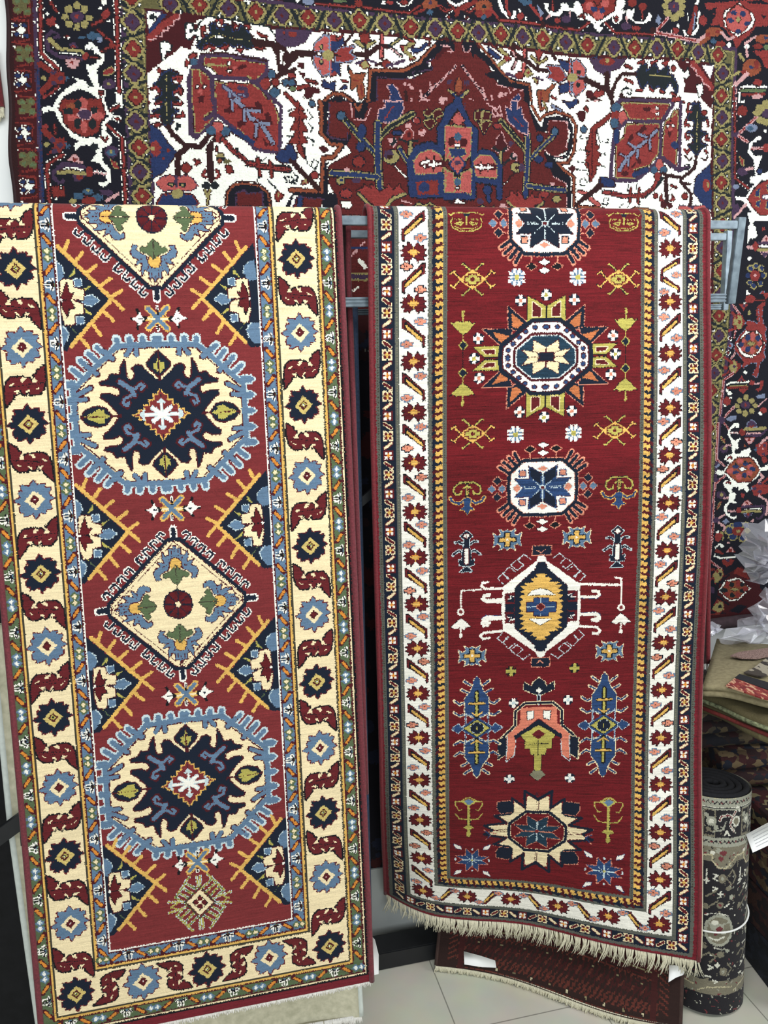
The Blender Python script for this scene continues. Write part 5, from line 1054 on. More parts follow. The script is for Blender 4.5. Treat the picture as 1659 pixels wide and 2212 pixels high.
# ================================================================ the scene
import bpy, bmesh
from mathutils import Vector, Matrix
SC = bpy.context.scene; COLL = SC.collection
def lin(c): return tuple(((v/255)/12.92 if v/255 <= .04045 else ((v/255+.055)/1.055)**2.4) for v in c)
def mat(name, c, rough=.8, noise=.12, scale=60, metal=0, bump=.0, c2=None, sheen=0.0, spec=.5):
    m = bpy.data.materials.new(name); m.use_nodes = True; nt = m.node_tree; b = nt.nodes['Principled BSDF']
    tc = nt.nodes.new('ShaderNodeTexCoord'); n = nt.nodes.new('ShaderNodeTexNoise'); n.inputs['Scale'].default_value = scale; n.inputs['Detail'].default_value = 4
    nt.links.new(tc.outputs['Object'], n.inputs['Vector'])
    r = nt.nodes.new('ShaderNodeValToRGB'); a = np.array(lin(c)); d = np.array(lin(c2)) if c2 else a*(1-noise*2)
    r.color_ramp.elements[0].position = .3; r.color_ramp.elements[1].position = .7
    r.color_ramp.elements[0].color = (*d, 1); r.color_ramp.elements[1].color = (*np.minimum(a*(1+noise*.3), 1), 1)
    nt.links.new(n.outputs['Fac'], r.inputs['Fac']); nt.links.new(r.outputs['Color'], b.inputs['Base Color'])
    b.inputs['Roughness'].default_value = rough; b.inputs['Metallic'].default_value = metal; b.inputs['Sheen Weight'].default_value = sheen; b.inputs['Specular IOR Level'].default_value = spec
    if bump:
        bp = nt.nodes.new('ShaderNodeBump'); bp.inputs['Strength'].default_value = bump; bp.inputs['Distance'].default_value = .003
        nt.links.new(n.outputs['Fac'], bp.inputs['Height']); nt.links.new(bp.outputs['Normal'], b.inputs['Normal'])
    return m
def wool(name, scale=420, bump=.35):
    m = bpy.data.materials.new(name); m.use_nodes = True; nt = m.node_tree; b = nt.nodes['Principled BSDF']
    at_ = nt.nodes.new('ShaderNodeAttribute'); at_.attribute_name = 'knots'
    tc = nt.nodes.new('ShaderNodeTexCoord'); n = nt.nodes.new('ShaderNodeTexNoise'); n.inputs['Scale'].default_value = scale; n.inputs['Detail'].default_value = 2
    nt.links.new(tc.outputs['Object'], n.inputs['Vector']); nt.links.new(at_.outputs['Color'], b.inputs['Base Color'])
    bp = nt.nodes.new('ShaderNodeBump'); bp.inputs['Strength'].default_value = bump; bp.inputs['Distance'].default_value = .002
    nt.links.new(n.outputs['Fac'], bp.inputs['Height']); nt.links.new(bp.outputs['Normal'], b.inputs['Normal'])
    b.inputs['Roughness'].default_value = .85; b.inputs['Specular IOR Level'].default_value = .2; b.inputs['Sheen Weight'].default_value = .06
    return m
def link(name, me, m=None, parent=None):
    o = bpy.data.objects.new(name, me); COLL.objects.link(o)
    if m is not None: me.materials.append(m)
    if parent: o.parent = parent; o.matrix_parent_inverse = Matrix.Translation(-Vector(parent.location))
    return o
def thing(name, label, cat, loc=(0, 0, 0), group=None):
    o = bpy.data.objects.new(name, None); COLL.objects.link(o); o.location = loc; o.empty_display_size = .05
    return tag(o, label, cat, group)
def tag(o, label, cat, group=None):
    o['label'] = label; o['category'] = cat
    if group: o['group'] = group
    return o
def struct(name, me, m):
    o = link(name, me, m); o['kind'] = 'structure'; return o
def npmesh(name, V, Fq, smooth=False):
    me = bpy.data.meshes.new(name); V = np.asarray(V, np.float32); Fq = np.asarray(Fq, np.int32)
    me.vertices.add(len(V)); me.vertices.foreach_set('co', V.ravel()); k = Fq.shape[1]
    me.loops.add(Fq.size); me.loops.foreach_set('vertex_index', Fq.ravel())
    me.polygons.add(len(Fq)); me.polygons.foreach_set('loop_start', np.arange(0, Fq.size, k, dtype=np.int32))
    me.polygons.foreach_set('loop_total', np.full(len(Fq), k, np.int32))
    if smooth: me.polygons.foreach_set('use_smooth', np.ones(len(Fq), bool))
    me.update(calc_edges=True); me.validate(); return me
def gridfaces(nr, nc, o=0, flip=False):
    i = np.arange(nr-1)[:, None]*nc+np.arange(nc-1)[None, :]
    f = np.stack([i, i+nc, i+nc+1, i+1], -1).reshape(-1, 4)+o
    return f[:, ::-1] if flip else f
PALLIN = lambda: np.array([lin(v[1]) for k, v in sorted(PAL.items(), key=lambda q: q[1][0])])
def paint(me, idx, nr, nc, seed, streak=.10, knot=.07, alb=.88):
    """wool colours knot by knot, with the uneven dye of hand spun yarn along each row"""
    g = np.random.default_rng(seed); c = PALLIN()[idx].reshape(nr, nc, 3)*alb
    n = g.normal(0, 1, (nr, nc+40)); k = np.ones(22)/22; st = np.apply_along_axis(lambda r: np.convolve(r, k, 'same'), 1, n)[:, 20:-20]*4.0
    row = np.convolve(g.normal(0, 1, nr+60), np.ones(30)/30, 'same')[30:-30]*3.0
    f = 1+streak*st+streak*.6*row[:, None]+knot*g.normal(0, 1, (nr, nc))
    sat = (c.max(-1)-c.min(-1))/(c.max(-1)+1e-4)
    f = 1+(f-1)*(.45+.9*sat*(c.max(-1) > .05))
    c = np.clip(c*f[..., None], 0.003, .95)
    a = me.attributes.new('knots', 'FLOAT_COLOR', 'FACE')
    a.data.foreach_set('color', np.concatenate([c, np.ones((nr, nc, 1))], -1).astype(np.float32).ravel())
def tube(bm, P, r, sides=6, taper=None):
    P = [Vector(p) for p in P]; rings = []
    for i, p in enumerate(P):
        d = (P[min(i+1, len(P)-1)]-P[max(i-1, 0)]).normalized()
        a = d.orthogonal().normalized() if i == 0 else (rings_a - d*rings_a.dot(d)).normalized()
        rings_a = a; b = d.cross(a); rr = r if taper is None else r*taper[i]
        rings.append([bm.verts.new(p+(a*math.cos(t)+b*math.sin(t))*rr) for t in [2*math.pi*k/sides for k in range(sides)]])
    for A, B in zip(rings[:-1], rings[1:]):
        for k in range(sides): bm.faces.new((A[k], A[(k+1) % sides], B[(k+1) % sides], B[k]))
    bm.faces.new(rings[0][::-1]); bm.faces.new(rings[-1])
def bmesh_obj(name, fn, m, parent=None, smooth=False):
    bm = bmesh.new(); fn(bm); bmesh.ops.recalc_face_normals(bm, faces=bm.faces); me = bpy.data.meshes.new(name); bm.to_mesh(me); bm.free()
    if smooth: me.polygons.foreach_set('use_smooth', [True]*len(me.polygons))
    return link(name, me, m, parent)
def boxbm(bm, lo, hi, bev=.0):
    r = bmesh.ops.create_cube(bm, size=1.0); lo, hi = Vector(lo), Vector(hi)
    for v in r['verts']: v.co = Vector(((v.co.x+.5)*(hi.x-lo.x)+lo.x, (v.co.y+.5)*(hi.y-lo.y)+lo.y, (v.co.z+.5)*(hi.z-lo.z)+lo.z))
    if bev:
        es = list({e for v in r['verts'] for e in v.link_edges}); bmesh.ops.bevel(bm, geom=es, offset=bev, segments=2, affect='EDGES')
def box(name, lo, hi, m, parent=None, bev=.0): return bmesh_obj(name, lambda b: boxbm(b, lo, hi, bev), m, parent)
def barbm(bm, A, B, w, h, bev=.0015, ref=(0, 0, 1)):
    A, B = Vector(A), Vector(B); d = (B-A).normalized(); s = d.cross(Vector(ref)).normalized(); t = s.cross(d)
    vs = [[bm.verts.new(p+s*a*w/2+t*b*h/2) for a, b in ((-1, -1), (1, -1), (1, 1), (-1, 1))] for p in (A, B)]
    fs = [bm.faces.new((vs[0][k], vs[0][(k+1) % 4], vs[1][(k+1) % 4], vs[1][k])) for k in range(4)]+[bm.faces.new(vs[0][::-1]), bm.faces.new(vs[1])]
    if bev: bmesh.ops.bevel(bm, geom=list({e for f in fs for e in f.edges}), offset=bev, segments=2, affect='EDGES')

# --- materials
WOOL = wool('wool pile'); WOOL2 = wool('wool pile of the wall carpet', 260, .6)
M_back = mat('rug backing', (214, 204, 176), .95, .1, 300, bump=.3)
M_red = mat('red overcast edge', (118, 26, 36), .8, .22, 240, bump=.5, sheen=.1)
M_redL = mat('dull red overcast edge', (112, 38, 48), .8, .2, 240, bump=.5, sheen=.1)
M_flap = mat('dark folded pile', (58, 30, 30), .95, .3, 120, bump=.4, c2=(30, 22, 24))
M_fringe = mat('cream cotton fringe', (222, 216, 190), .9, .12, 200, bump=.2)
M_fringew = mat('white cotton fringe', (236, 232, 224), .9, .08, 200, bump=.2)
M_blue = mat('blue overcast edge', (38, 56, 82), .85, .22, 160, bump=.5)
M_dark = mat('dark patterned pile', (50, 22, 22), .95, .3, 26, c2=(13, 13, 20), bump=.3)
M_cream = mat('cream carved pile', (206, 200, 174), .9, .0, 70, c2=(176, 172, 146), bump=.5)
M_creamedge = mat('pale green grey edge', (204, 210, 202), .9, .06, 100)
M_steel = mat('brushed grey steel', (118, 132, 140), .36, .22, 45, metal=.4, c2=(84, 96, 106))
M_black = mat('black painted steel', (26, 27, 30), .45, .1, 30, spec=.4)
M_wall = mat('white emulsion wall', (248, 250, 249), .9, .01, 4)
M_paper = mat('white paper', (240, 240, 238), .8, .02, 20)
M_plinth = mat('pale grey laminate', (176, 180, 178), .6, .04, 6)
M_felt = mat('black felted underside', (20, 21, 27), .95, .25, 160, bump=.4)
M_cord = mat('white cord', (226, 226, 222), .7, .03, 50)
M_kilim = mat('khaki flatweave', (146, 136, 104), .9, .1, 90, bump=.35, c2=(124, 114, 86))

# --- the room
def tilemat():
    m = bpy.data.materials.new('grey ceramic tile'); m.use_nodes = True; nt = m.node_tree; b = nt.nodes['Principled BSDF']
    tc = nt.nodes.new('ShaderNodeTexCoord'); mp = nt.nodes.new('ShaderNodeMapping'); mp.inputs['Location'].default_value = (-.565, -1.745, 0)
    br = nt.nodes.new('ShaderNodeTexBrick'); br.offset = 0; br.inputs['Scale'].default_value = 1; br.inputs['Brick Width'].default_value = .40; br.inputs['Row Height'].default_value = .40
    br.inputs['Mortar Size'].default_value = .002; br.inputs['Mortar Smooth'].default_value = .3
    br.inputs['Color1'].default_value = (*lin((200, 198, 184)), 1); br.inputs['Color2'].default_value = (*lin((196, 194, 180)), 1); br.inputs['Mortar'].default_value = (*lin((140, 138, 128)), 1)
    n = nt.nodes.new('ShaderNodeTexNoise'); n.inputs['Scale'].default_value = 9; n.inputs['Detail'].default_value = 5
    mx = nt.nodes.new('ShaderNodeMix'); mx.data_type = 'RGBA'; mx.blend_type = 'MULTIPLY'; mx.inputs['Factor'].default_value = .25
    nt.links.new(tc.outputs['Object'], mp.inputs['Vector']); nt.links.new(mp.outputs['Vector'], br.inputs['Vector']); nt.links.new(tc.outputs['Object'], n.inputs['Vector'])
    nt.links.new(br.outputs['Color'], mx.inputs['A']); nt.links.new(n.outputs['Color'], mx.inputs['B']); nt.links.new(mx.outputs['Result'], b.inputs['Base Color'])
    b.inputs['Roughness'].default_value = .38
    return m
def quad(name, a, b, c, d, m): return struct(name, npmesh(name, [a, b, c, d], [[0, 1, 2, 3]]), m)
WB = 2.25
o = box('floor', (-3, -3, -.1), (3.4, WB+.15, 0), tilemat()); o['kind'] = 'structure'
o = box('wall_back', (-3, WB, 0), (3.4, WB+.12, 3.3), M_wall); o['kind'] = 'structure'

# --- generic rug sheet
def sheet(name, surf, u, v, cv, m, parent, seed, mask=None, **kw):
    U, V_ = np.meshgrid(u, v); P = surf(U, V_); me = npmesh(name, P.reshape(-1, 3), gridfaces(len(v), len(u)))
    uc, vc = np.meshgrid((u[1:]+u[:-1])/2, (v[1:]+v[:-1])/2); g = np.random.default_rng(seed); j = cv.res*.45
    idx = cv.sample(uc+g.normal(0, j, uc.shape), vc+g.normal(0, j, uc.shape)).reshape(-1)
    paint(me, idx, len(v)-1, len(u)-1, seed, **kw)
    return link(name, me, m, parent)
def fold(surf, r, vtop, back):
    """the sheet, then over the bar and a little way down behind it: negative v runs over the fold"""
    def f(u, v):
        P = surf(u, np.maximum(v, vtop), .004); a = np.clip((vtop-v)/r, 0, math.pi)
        P = P.copy(); P[..., 2] += r*np.sin(a); P[..., 1] += r*(1-np.cos(a)); return P
    return f
def fringe(name, pos, down, n, length, m, parent, seed, r=.0011, lean=.3):
    g = random.Random(seed)
    def fn(bm):
        for i in range(n):
            t = (i+.5+g.uniform(-.3, .3))/n; p = Vector(pos(t)); L = length*g.uniform(.8, 1.12); sx = g.uniform(-lean, lean)
            for s in (-1, 1):
                q = [p+Vector((s*.0008, 0, .003)), p+Vector((s*.0012+sx*L*.2, -.002, -L*.35)), p+Vector((s*.002+sx*L*.55, g.uniform(-.003, .003), -L*.72)), p+Vector((s*.0026+sx*L*.9, g.uniform(-.004, .004), -L))]
                tube(bm, q, r, 4, (1, 1.05, 1, .6))
    return bmesh_obj(name, fn, m, parent, True)
def edgecord(name, P, r, m, parent):
    return bmesh_obj(name, lambda bm: tube(bm, P, r, 8), m, parent, True)

# --- left runner
rl = thing('hanging_runner', 'ivory bordered runner with blue toothed medallions and cream diamonds, hung at the left', 'rug', (-.05, 1.81, 2.06))
RL = .027
VTL, VTR = LV0+RL-.004, RV0+RL-.004
fl_ = fold(surf_left, RL, VTL, None); KN = .002
vs_ = np.concatenate([np.arange(VTL-RL*3.0, VTL-1e-6, KN), np.arange(VTL, LV1, KN)])
LA, LB = -.349-.004, .3805
us_ = np.arange(LA, LB+1e-9, KN)
sheet('pile', fl_, us_, vs_, cvL, WOOL, rl, 11, streak=.075, knot=.05)
uc_ = np.linspace(LA, LB, 40); vc_ = np.linspace(VTL, LV1, 90); U, V_ = np.meshgrid(uc_, vc_)
link('backing', npmesh('backing', surf_left(U, V_, -.005).reshape(-1, 3), gridfaces(90, 40, 0, True), True), M_back, rl)
for u in (LA-.001, LB+.001):
    edgecord('selvedge', [tuple(fl_(np.array(u), np.array(v))) for v in np.concatenate([np.linspace(VTL-RL*3, VTL, 20), np.linspace(VTL+.02, LV1, 60)])], .0065, M_redL, rl)
fringe('fringe', lambda t: surf_left(np.array(LA+(LB-LA)*t), np.array(LV1-.001), .001), None, 240, .013, M_fringew, rl, 3, r=.0012)
def flapmesh(A0, A1, B0, B1, n=24, bulge=.01):
    t = np.linspace(0, 1, n)[:, None]; A0, A1, B0, B1 = map(np.array, (A0, A1, B0, B1)); L = A0+(B0-A0)*t; R_ = A1+(B1-A1)*t; s = np.linspace(0, 1, 14)
    P = L[:, None]+(R_-L)[:, None]*s[None, :, None]; P[..., 1] += bulge*np.sin(math.pi*t)*np.cos(s*5)[None, :]
    return P
def solidsheet(name, P, th, m, parent=None):
    """a thick sheet from a grid of points (front), thickened towards the wall"""
    nr, nc = P.shape[:2]; Q = P+np.array([0, th, 0]); V = np.concatenate([P.reshape(-1, 3), Q.reshape(-1, 3)]); n = nr*nc
    F = [gridfaces(nr, nc), gridfaces(nr, nc, n, True)]
    def strip(ix): a, b = ix[:-1], ix[1:]; return np.stack([a, b, b+n, a+n], 1)
    top = np.arange(nc); bot = top+(nr-1)*nc; lf_ = np.arange(nr)*nc; rt = lf_+nc-1
    F += [strip(top)[:, ::-1], strip(bot), strip(lf_), strip(rt)[:, ::-1]]
    me = npmesh(name, V, np.concatenate(F)); return link(name, me, m, parent)
def flap(left, right, ys, n=40):
    """left, right = (x, z) polylines from the fold downwards; ys = (z, y) pairs"""
    zl = np.linspace(left[0][1], left[-1][1], n); xs = lambda q: np.interp(-zl, [-a[1] for a in q], [a[0] for a in q])
    L, R_ = xs(left), xs(right); t = np.linspace(0, 1, 14); y = np.interp(-zl, [-a for a, b in ys], [b for a, b in ys])
    X = L[:, None]+(R_-L)[:, None]*t; return np.stack(np.broadcast_arrays(X, y[:, None]+.003*np.sin(t*9)[None, :], zl[:, None]), -1)
ysl = [(2.035, 1.866), (1.93, 1.888), (1.84, 1.888), (1.2, 1.80), (.72, 1.738)]
def xat(p, ys, Z):      # x of a picture point on the flap at height Z
    return float(on_y([p], np.interp(-Z, [-a for a, b in ys], [b for a, b in ys]))[0][0])
P = flap([(-.40, 2.035), (-.43, .72)], [(xat((751, 470), ysl, 2.03), 2.035), (xat((757, 700), ysl, 1.82), 1.82), (xat((770, 1100), ysl, 1.36), 1.36), (xat((790, 1700), ysl, .72), .72)], ysl)
bf = solidsheet('back_flap', P, .009, M_flap, rl)
edgecord('selvedge', [tuple(p+np.array([.001, .003, 0])) for p in P[:, -1]], .007, M_redL, bf)

# --- right runner
rr_ = thing('hanging_runner', 'red runner with white flower border, olive winged medallion and long cream fringe', 'rug', (.82, 1.81, 2.06))
fr_ = fold(surf_right, RL, VTR, None)
vs_ = np.concatenate([np.arange(VTR-RL*3.0, VTR-1e-6, KN), np.arange(VTR, RV1-.004, KN)])
us_ = np.arange(RU0+.003, RU1+1e-9, KN)
sheet('pile', fr_, us_, vs_, cvR, WOOL, rr_, 12, streak=.14, knot=.07)
uc_ = np.linspace(RU0+.004, RU1+.004, 44); vc_ = np.linspace(VTR, RV1, 100); U, V_ = np.meshgrid(uc_, vc_)
link('backing', npmesh('backing', surf_right(U, V_, -.005).reshape(-1, 3), gridfaces(100, 44, 0, True), True), M_back, rr_)
for u in (RU0+.002, RU1):
    edgecord('selvedge', [tuple(fr_(np.array(u), np.array(v))) for v in np.concatenate([np.linspace(VTR-RL*3, VTR, 20), np.linspace(VTR+.02, RV1-.004, 70)])], .0055, M_red, rr_)
edgecord('cut_edge', [tuple(surf_right(np.array(RU1+.0055), np.array(v), -.003)) for v in np.linspace(1.16, RV1-.01, 30)], .0035, M_back, rr_)
fringe('fringe', lambda t: surf_right(np.array(RU0+.002+(RU1-RU0-.002)*t), np.array(RV1-.004), .002), None, 215, .046, M_fringe, rr_, 5, r=.00125, lean=.5)
ysr = [(2.035, 1.866), (1.93, 1.889), (1.84, 1.892), (.84, 1.97)]
P = flap([(.42, 2.035), (.46, .838)], [(1.225, 2.035), (xat((1519, 700), ysr, 1.8), 1.8), (xat((1531, 1050), ysr, 1.38), 1.38), (xat((1531, 1470), ysr, .92), .838)], ysr)
bf = solidsheet('back_flap', P, .009, M_flap, rr_)
edgecord('selvedge', [tuple(p+np.array([.001, .003, 0])) for p in P[:, -1]], .0075, M_red, bf)
fringe('fringe', lambda t: P[-1, 0]+(P[-1, -1]-P[-1, 0])*t+np.array([0, .004, 0]), None, 120, .030, M_fringew, bf, 6, r=.0022)

# --- carpet on the wall
wr = thing('wall_carpet', 'large navy bordered carpet with ivory corners and red medallion, hung flat on the back wall', 'carpet', (.75, 2.2, 1.5))
def wedge(v):
    z = WZ0-v
    return np.interp(z, [.8, 2.127, 2.221, 2.374, 2.473, 2.571, 2.8], [-.43, -.379, -.376, -.366, -.357, -.354, -.352])
def surf_wall(s, v):
    l = wedge(v); x = l+(WU1-l)*s
    y = WY+.012*np.sin(x*5.2+.6)*np.clip((v-.1)/1.2, 0, 1)+.006*np.sin(x*13+v*3)+.004*np.sin(x*2+v*9)
    x = x+.0025*np.sin(v*31)*np.exp(-s*60)
    return np.stack(np.broadcast_arrays(x, y, WZ0-v), -1)
WVB = WZ0-.872; KW = .0029
s_ = np.linspace(0, 1, int(2.32/KW)); v_ = np.arange(.08, WVB, KW)
U, V_ = np.meshgrid(s_, v_); Pw = surf_wall(U, V_); me = npmesh('pile', Pw.reshape(-1, 3), gridfaces(len(v_), len(s_)))
c_ = (Pw[1:, 1:]+Pw[:-1, :-1])/2; g_ = np.random.default_rng(5)
idx = cvW.sample(c_[..., 0]+g_.normal(0, .0007, c_.shape[:2]), WZ0-c_[..., 2]+g_.normal(0, .0007, c_.shape[:2])).reshape(-1)
paint(me, idx, len(v_)-1, len(s_)-1, 21, streak=.05, knot=.09)
link('pile', me, WOOL2, wr)
sb = np.linspace(0, 1, 40); vb_ = np.linspace(.08, WVB, 40); U, V_ = np.meshgrid(sb, vb_); Pb = surf_wall(U, V_)+np.array([0, .009, 0])
link('backing', npmesh('backing', Pb.reshape(-1, 3), gridfaces(40, 40, 0, True)), M_back, wr)
edgecord('selvedge', [tuple(p+np.array([0, .005, 0])) for p in Pw[::6, 0]], .006, mat('dark overcast edge', (44, 20, 24), .9, .2, 200), wr)
edgecord('lower_edge', [tuple(p+np.array([0, .004, 0])) for p in Pw[-1, ::8]], .005, M_fringe, wr)
# sliver of another carpet further left
rs = thing('wall_carpet', 'red carpet with beige fringed end at the far left of the white wall', 'carpet', (-.6, 2.2, 2.4))
solidsheet('pile', flapmesh((-.9, 2.225, 2.48), (-.391, 2.225, 2.48), (-.9, 2.225, 2.352), (-.388, 2.225, 2.352), bulge=.0), .012, M_red, rs)
fringe('fringe', lambda t: (-.9+t*.512, 2.23, 2.352), None, 130, .03, M_fringe, rs, 9, r=.002)

# --- swinging display frames that carry the rugs
def frame_arm(label, Y, px, w, h, pw, tilt=0.0):
    """px: end of the top bar (upper and lower edge), end of the lower bar, outer edge of the end post"""
    YL = Y+tilt; q = on_y(px, np.array([Y, Y, YL, YL, Y, YL])); x1 = q[0, 0]; zt = (q[0, 2]+q[1, 2])/2; ht = abs(q[0, 2]-q[1, 2])*.84; zt -= .004; zl = (q[2, 2]+q[3, 2])/2; hl = abs(q[2, 2]-q[3, 2]); x0 = -.46
    f = thing('swing_frame', label, 'rack', (x0, Y, zl), 'steel swing frames of the rack')
    bmesh_obj('top_bar', lambda b: barbm(b, (x0, Y, zt), (x1, Y, zt), w, ht), M_steel, f)
    def low(b):
        barbm(b, (x0, YL+.002, zl), (x1-.003, YL+.002, zl), w-.004, hl)
        for k in (-.36, .02, .36): barbm(b, (x0, YL-w*.5+.0015, zl+hl*k), (x1-.004, YL-w*.5+.0015, zl+hl*k), .004, hl*.2, .001)
    bmesh_obj('lower_bar', low, M_steel, f)
    bmesh_obj('end_post', lambda b: barbm(b, (x1+pw/2+.001, YL, q[5, 2]), (x1+pw/2+.001, Y, q[4, 2]), w, pw, .0015, ref=(1, 0, 0)), M_steel, f)
    bmesh_obj('inner_post', lambda b: barbm(b, (x0-.012, YL, zl-hl), (x0-.012, Y, zt+ht*.6), w, .02, .0015, ref=(1, 0, 0)), M_steel, f)
YF = 1.839
frame_arm('front grey steel frame whose outer end post stands clear of the red runner', YF, [(1591, 472), (1591, 493), (1585, 634), (1585, 653), (1600, 469), (1600, 656)], .015, .02, .0225, .024)
frame_arm('rear grey steel frame nested behind the front one', 1.985, [(1566, 500), (1566, 518), (1566, 657), (1566, 669), (1575, 499), (1575, 670)], .018, .018, .0165)
# stand behind the rugs
st = thing('rack_stand', 'black steel floor stand of the rug rack with base rail and slanted braces', 'rack', (-.2, 2.06, 0))
bmesh_obj('base_rail', lambda b: boxbm(b, (-.75, 2.006, .0), (1.02, 2.085, .056), .003), M_black, st)
bmesh_obj('upright', lambda b: barbm(b, (-.485, 2.03, .05), (-.485, 2.03, 2.08), .04, .04, .002, ref=(1, 0, 0)), M_black, st)
a0, a1 = on_y([(690, 1160), (860, 1017)], 1.95); bmesh_obj('brace', lambda b: barbm(b, tuple(a0), tuple(a1), .014, .020, .001), M_black, st)
a0, a1 = on_y([(-60, 1850), (110, 1725)], 1.735); bmesh_obj('brace', lambda b: barbm(b, tuple(a0), tuple(a1), .012, .034, .001), M_black, st)
o = box('display_plinth', (-.9, 2.13, 0), (1.25, 2.215, .245), M_plinth, None, .004); tag(o, 'low pale grey plinth board behind the black base rail', 'plinth')

# --- rugs hanging behind
bl = thing('hanging_rug', 'blue edged rug hanging behind the ivory bordered runner', 'rug', (0, 1.9, 1.85))
P = flapmesh((-.35, 1.912, 1.862), (.384, 1.912, 1.862), (-.37, 1.905, .235), (.369, 1.905, .235), bulge=.003); solidsheet('pile', P, .012, mat('navy pile', (22, 30, 46), .95, .3, 30, bump=.3), bl)
edgecord('selvedge', [tuple(p+np.array([-.001, .004, 0])) for p in P[:, -1]], .0095, M_blue, bl)
col('a1', 20, 18, 26); col('a2', 58, 22, 24); col('a3', 30, 34, 52); col('a4', 110, 104, 96); col('a5', 40, 24, 28)
cvD = Canvas(0, .6, 0, 1.62, .003, 'a1')
for k in range(420):
    x, y = rng.random(2); s = .006+.016*rng.random(); c = np.array([x*.6, y*1.62]); t = np.linspace(0, 6.28, 9)[:-1]+rng.random(); rr2 = 1+.5*rng.random(8)
    cvD.poly(['a2', 'a3', 'a5', 'a2', 'a1'][k % 5], c+np.stack([np.cos(t)*s*rr2, np.sin(t)*s*rr2], 1))
for k in range(26):
    x, y = rng.random(2)*np.array([.6, 1.62]); cvD.line('a4', np.array([(x, y), (x+.012, y+.006), (x+.022, y)]), .004)
dk = thing('hanging_rug', 'dark navy and maroon patterned rug hanging in the gap between the two runners', 'rug', (.45, 2.09, 1.85))
def surf_dark(u, v): return np.stack(np.broadcast_arrays(.30+u, 2.095+.006*np.sin(u*17), 1.862-v), -1)
sheet('pile', surf_dark, np.arange(0, .6, .004), np.arange(0, 1.60, .004), cvD, WOOL, dk, 31)
link('backing', npmesh('backing', (np.stack(np.meshgrid(np.linspace(.30, .896, 8), [2.111], np.linspace(1.862, .266, 10), indexing='ij'), -1)[:, 0].transpose(1, 0, 2)).reshape(-1, 3), gridfaces(10, 8, 0, True)), M_back, dk)
for u in (0, .596): edgecord('selvedge', [tuple(surf_dark(np.array(u), np.array(v))+np.array([0, .008, 0])) for v in np.linspace(0, 1.6, 20)], .008, M_dark, dk)
# two cream rugs under the left runner
def cream(label, xl, xr, Yb, zb, seed, ztop=1.2):
    t = thing('hanging_rug', label, 'rug', (0, Yb, 1.4), 'cream rugs behind the left runner')
    n, mcols = 60, 40; vv = np.linspace(0, 1, n)[:, None]; ss = np.linspace(0, 1, mcols)[None, :]
    z = ztop+(zb-ztop)*vv+0*ss; b = np.clip((.55-z)/.5, 0, 1)
    x = xl+(xr-xl)*ss+.02*np.clip((.75-z)/.6, 0, 1)*(1-ss); y = Yb+.09*(z-zb)+.010*np.sin(ss*16+seed)*b-.02*b*ss
    P = np.stack(np.broadcast_arrays(x, y, z), -1); solidsheet('pile', P, .010, M_cream, t)
    edgecord('selvedge', [tuple(p+np.array([0, .005, 0])) for p in P[:, 0]], .008, M_creamedge, t); edgecord('selvedge', [tuple(p+np.array([0, .005, 0])) for p in P[:, -1]], .007, M_creamedge, t)
    fringe('fringe', lambda q: P[-1, 0]+(P[-1, -1]-P[-1, 0])*q+np.array([0, .003, .001]), None, 190, .022, M_fringew, t, seed, r=.0016)
    return t
cream('cream rug with thick white fringe showing just below the ivory bordered runner', -.455, .302, 1.722, .150, 1)
cream('cream rug furthest behind the ivory bordered runner, its fringe nearest the floor', -.43, .245, 1.765, .075, 2)
# black rug at the far left
bk = thing('hanging_rug', 'black rug hanging at the far left edge beside the cream rugs', 'rug', (-.7, 1.95, 1.2))
P = flap([(-1.1, 1.86), (-1.1, .03)], [(-.455, 1.86), (-.44, .03)], [(1.86, 1.965), (.03, 1.93)]); solidsheet('pile', P, .012, mat('black pile', (16, 16, 18), .95, .3, 40, bump=.3), bk)
fringe('fringe', lambda q: P[-1, 0]+(P[-1, -1]-P[-1, 0])*q+np.array([0, .003, .002]), None, 120, .022, M_fringe, bk, 15, r=.0016)
# brown rug behind the right runner
bw = thing('hanging_rug', 'brown tribal rug with cream fringe hanging below the red runner', 'rug', (.8, 1.8, .6))
def surf_brown(u, v):      # u along the lower edge, v upwards
    A, B = np.array([.570, 1.958]), np.array([1.128, 1.590]); d = (B-A)/np.hypot(*(B-A)); n_ = np.array([-d[1], d[0]])
    off = .02*np.sin(u*9)*np.exp(-v*4)+.5*np.minimum(v, .2)*(1-.2*u/.66)+.06*np.exp(-((u-.4)/.2)**2)*np.clip(v/.1, 0, 1)
    x = A[0]+d[0]*u+n_[0]*off; y = A[1]+d[1]*u+n_[1]*off
    return np.stack(np.broadcast_arrays(x, y, .022+v), -1)
vb2 = np.arange(.198, -.001, -.003)
U, V_ = np.meshgrid(np.arange(0, .663, .003), vb2)
sheet('pile', surf_brown, np.arange(0, .663, .003), vb2, cvB, WOOL, bw, 33)
ub2 = np.linspace(0, .66, 30); U, V_ = np.meshgrid(ub2, np.linspace(.198, 0, 20)); link('backing', npmesh('backing', (surf_brown(U, V_)+np.array([.005, .008, 0])).reshape(-1, 3), gridfaces(20, 30, 0, True)), M_back, bw)
for u in (0, .66): edgecord('selvedge', [tuple(surf_brown(np.array(u), np.array(v))+np.array([.002, .004, 0])) for v in np.linspace(.198, 0, 20)], .006, mat('brown edge', (60, 40, 34), .9, .2, 120), bw)
fringe('fringe', lambda t: surf_brown(np.array(.66*t), np.array(0.))+np.array([.002, .004, 0]), None, 250, .021, M_fringe, bw, 8, r=.0025)
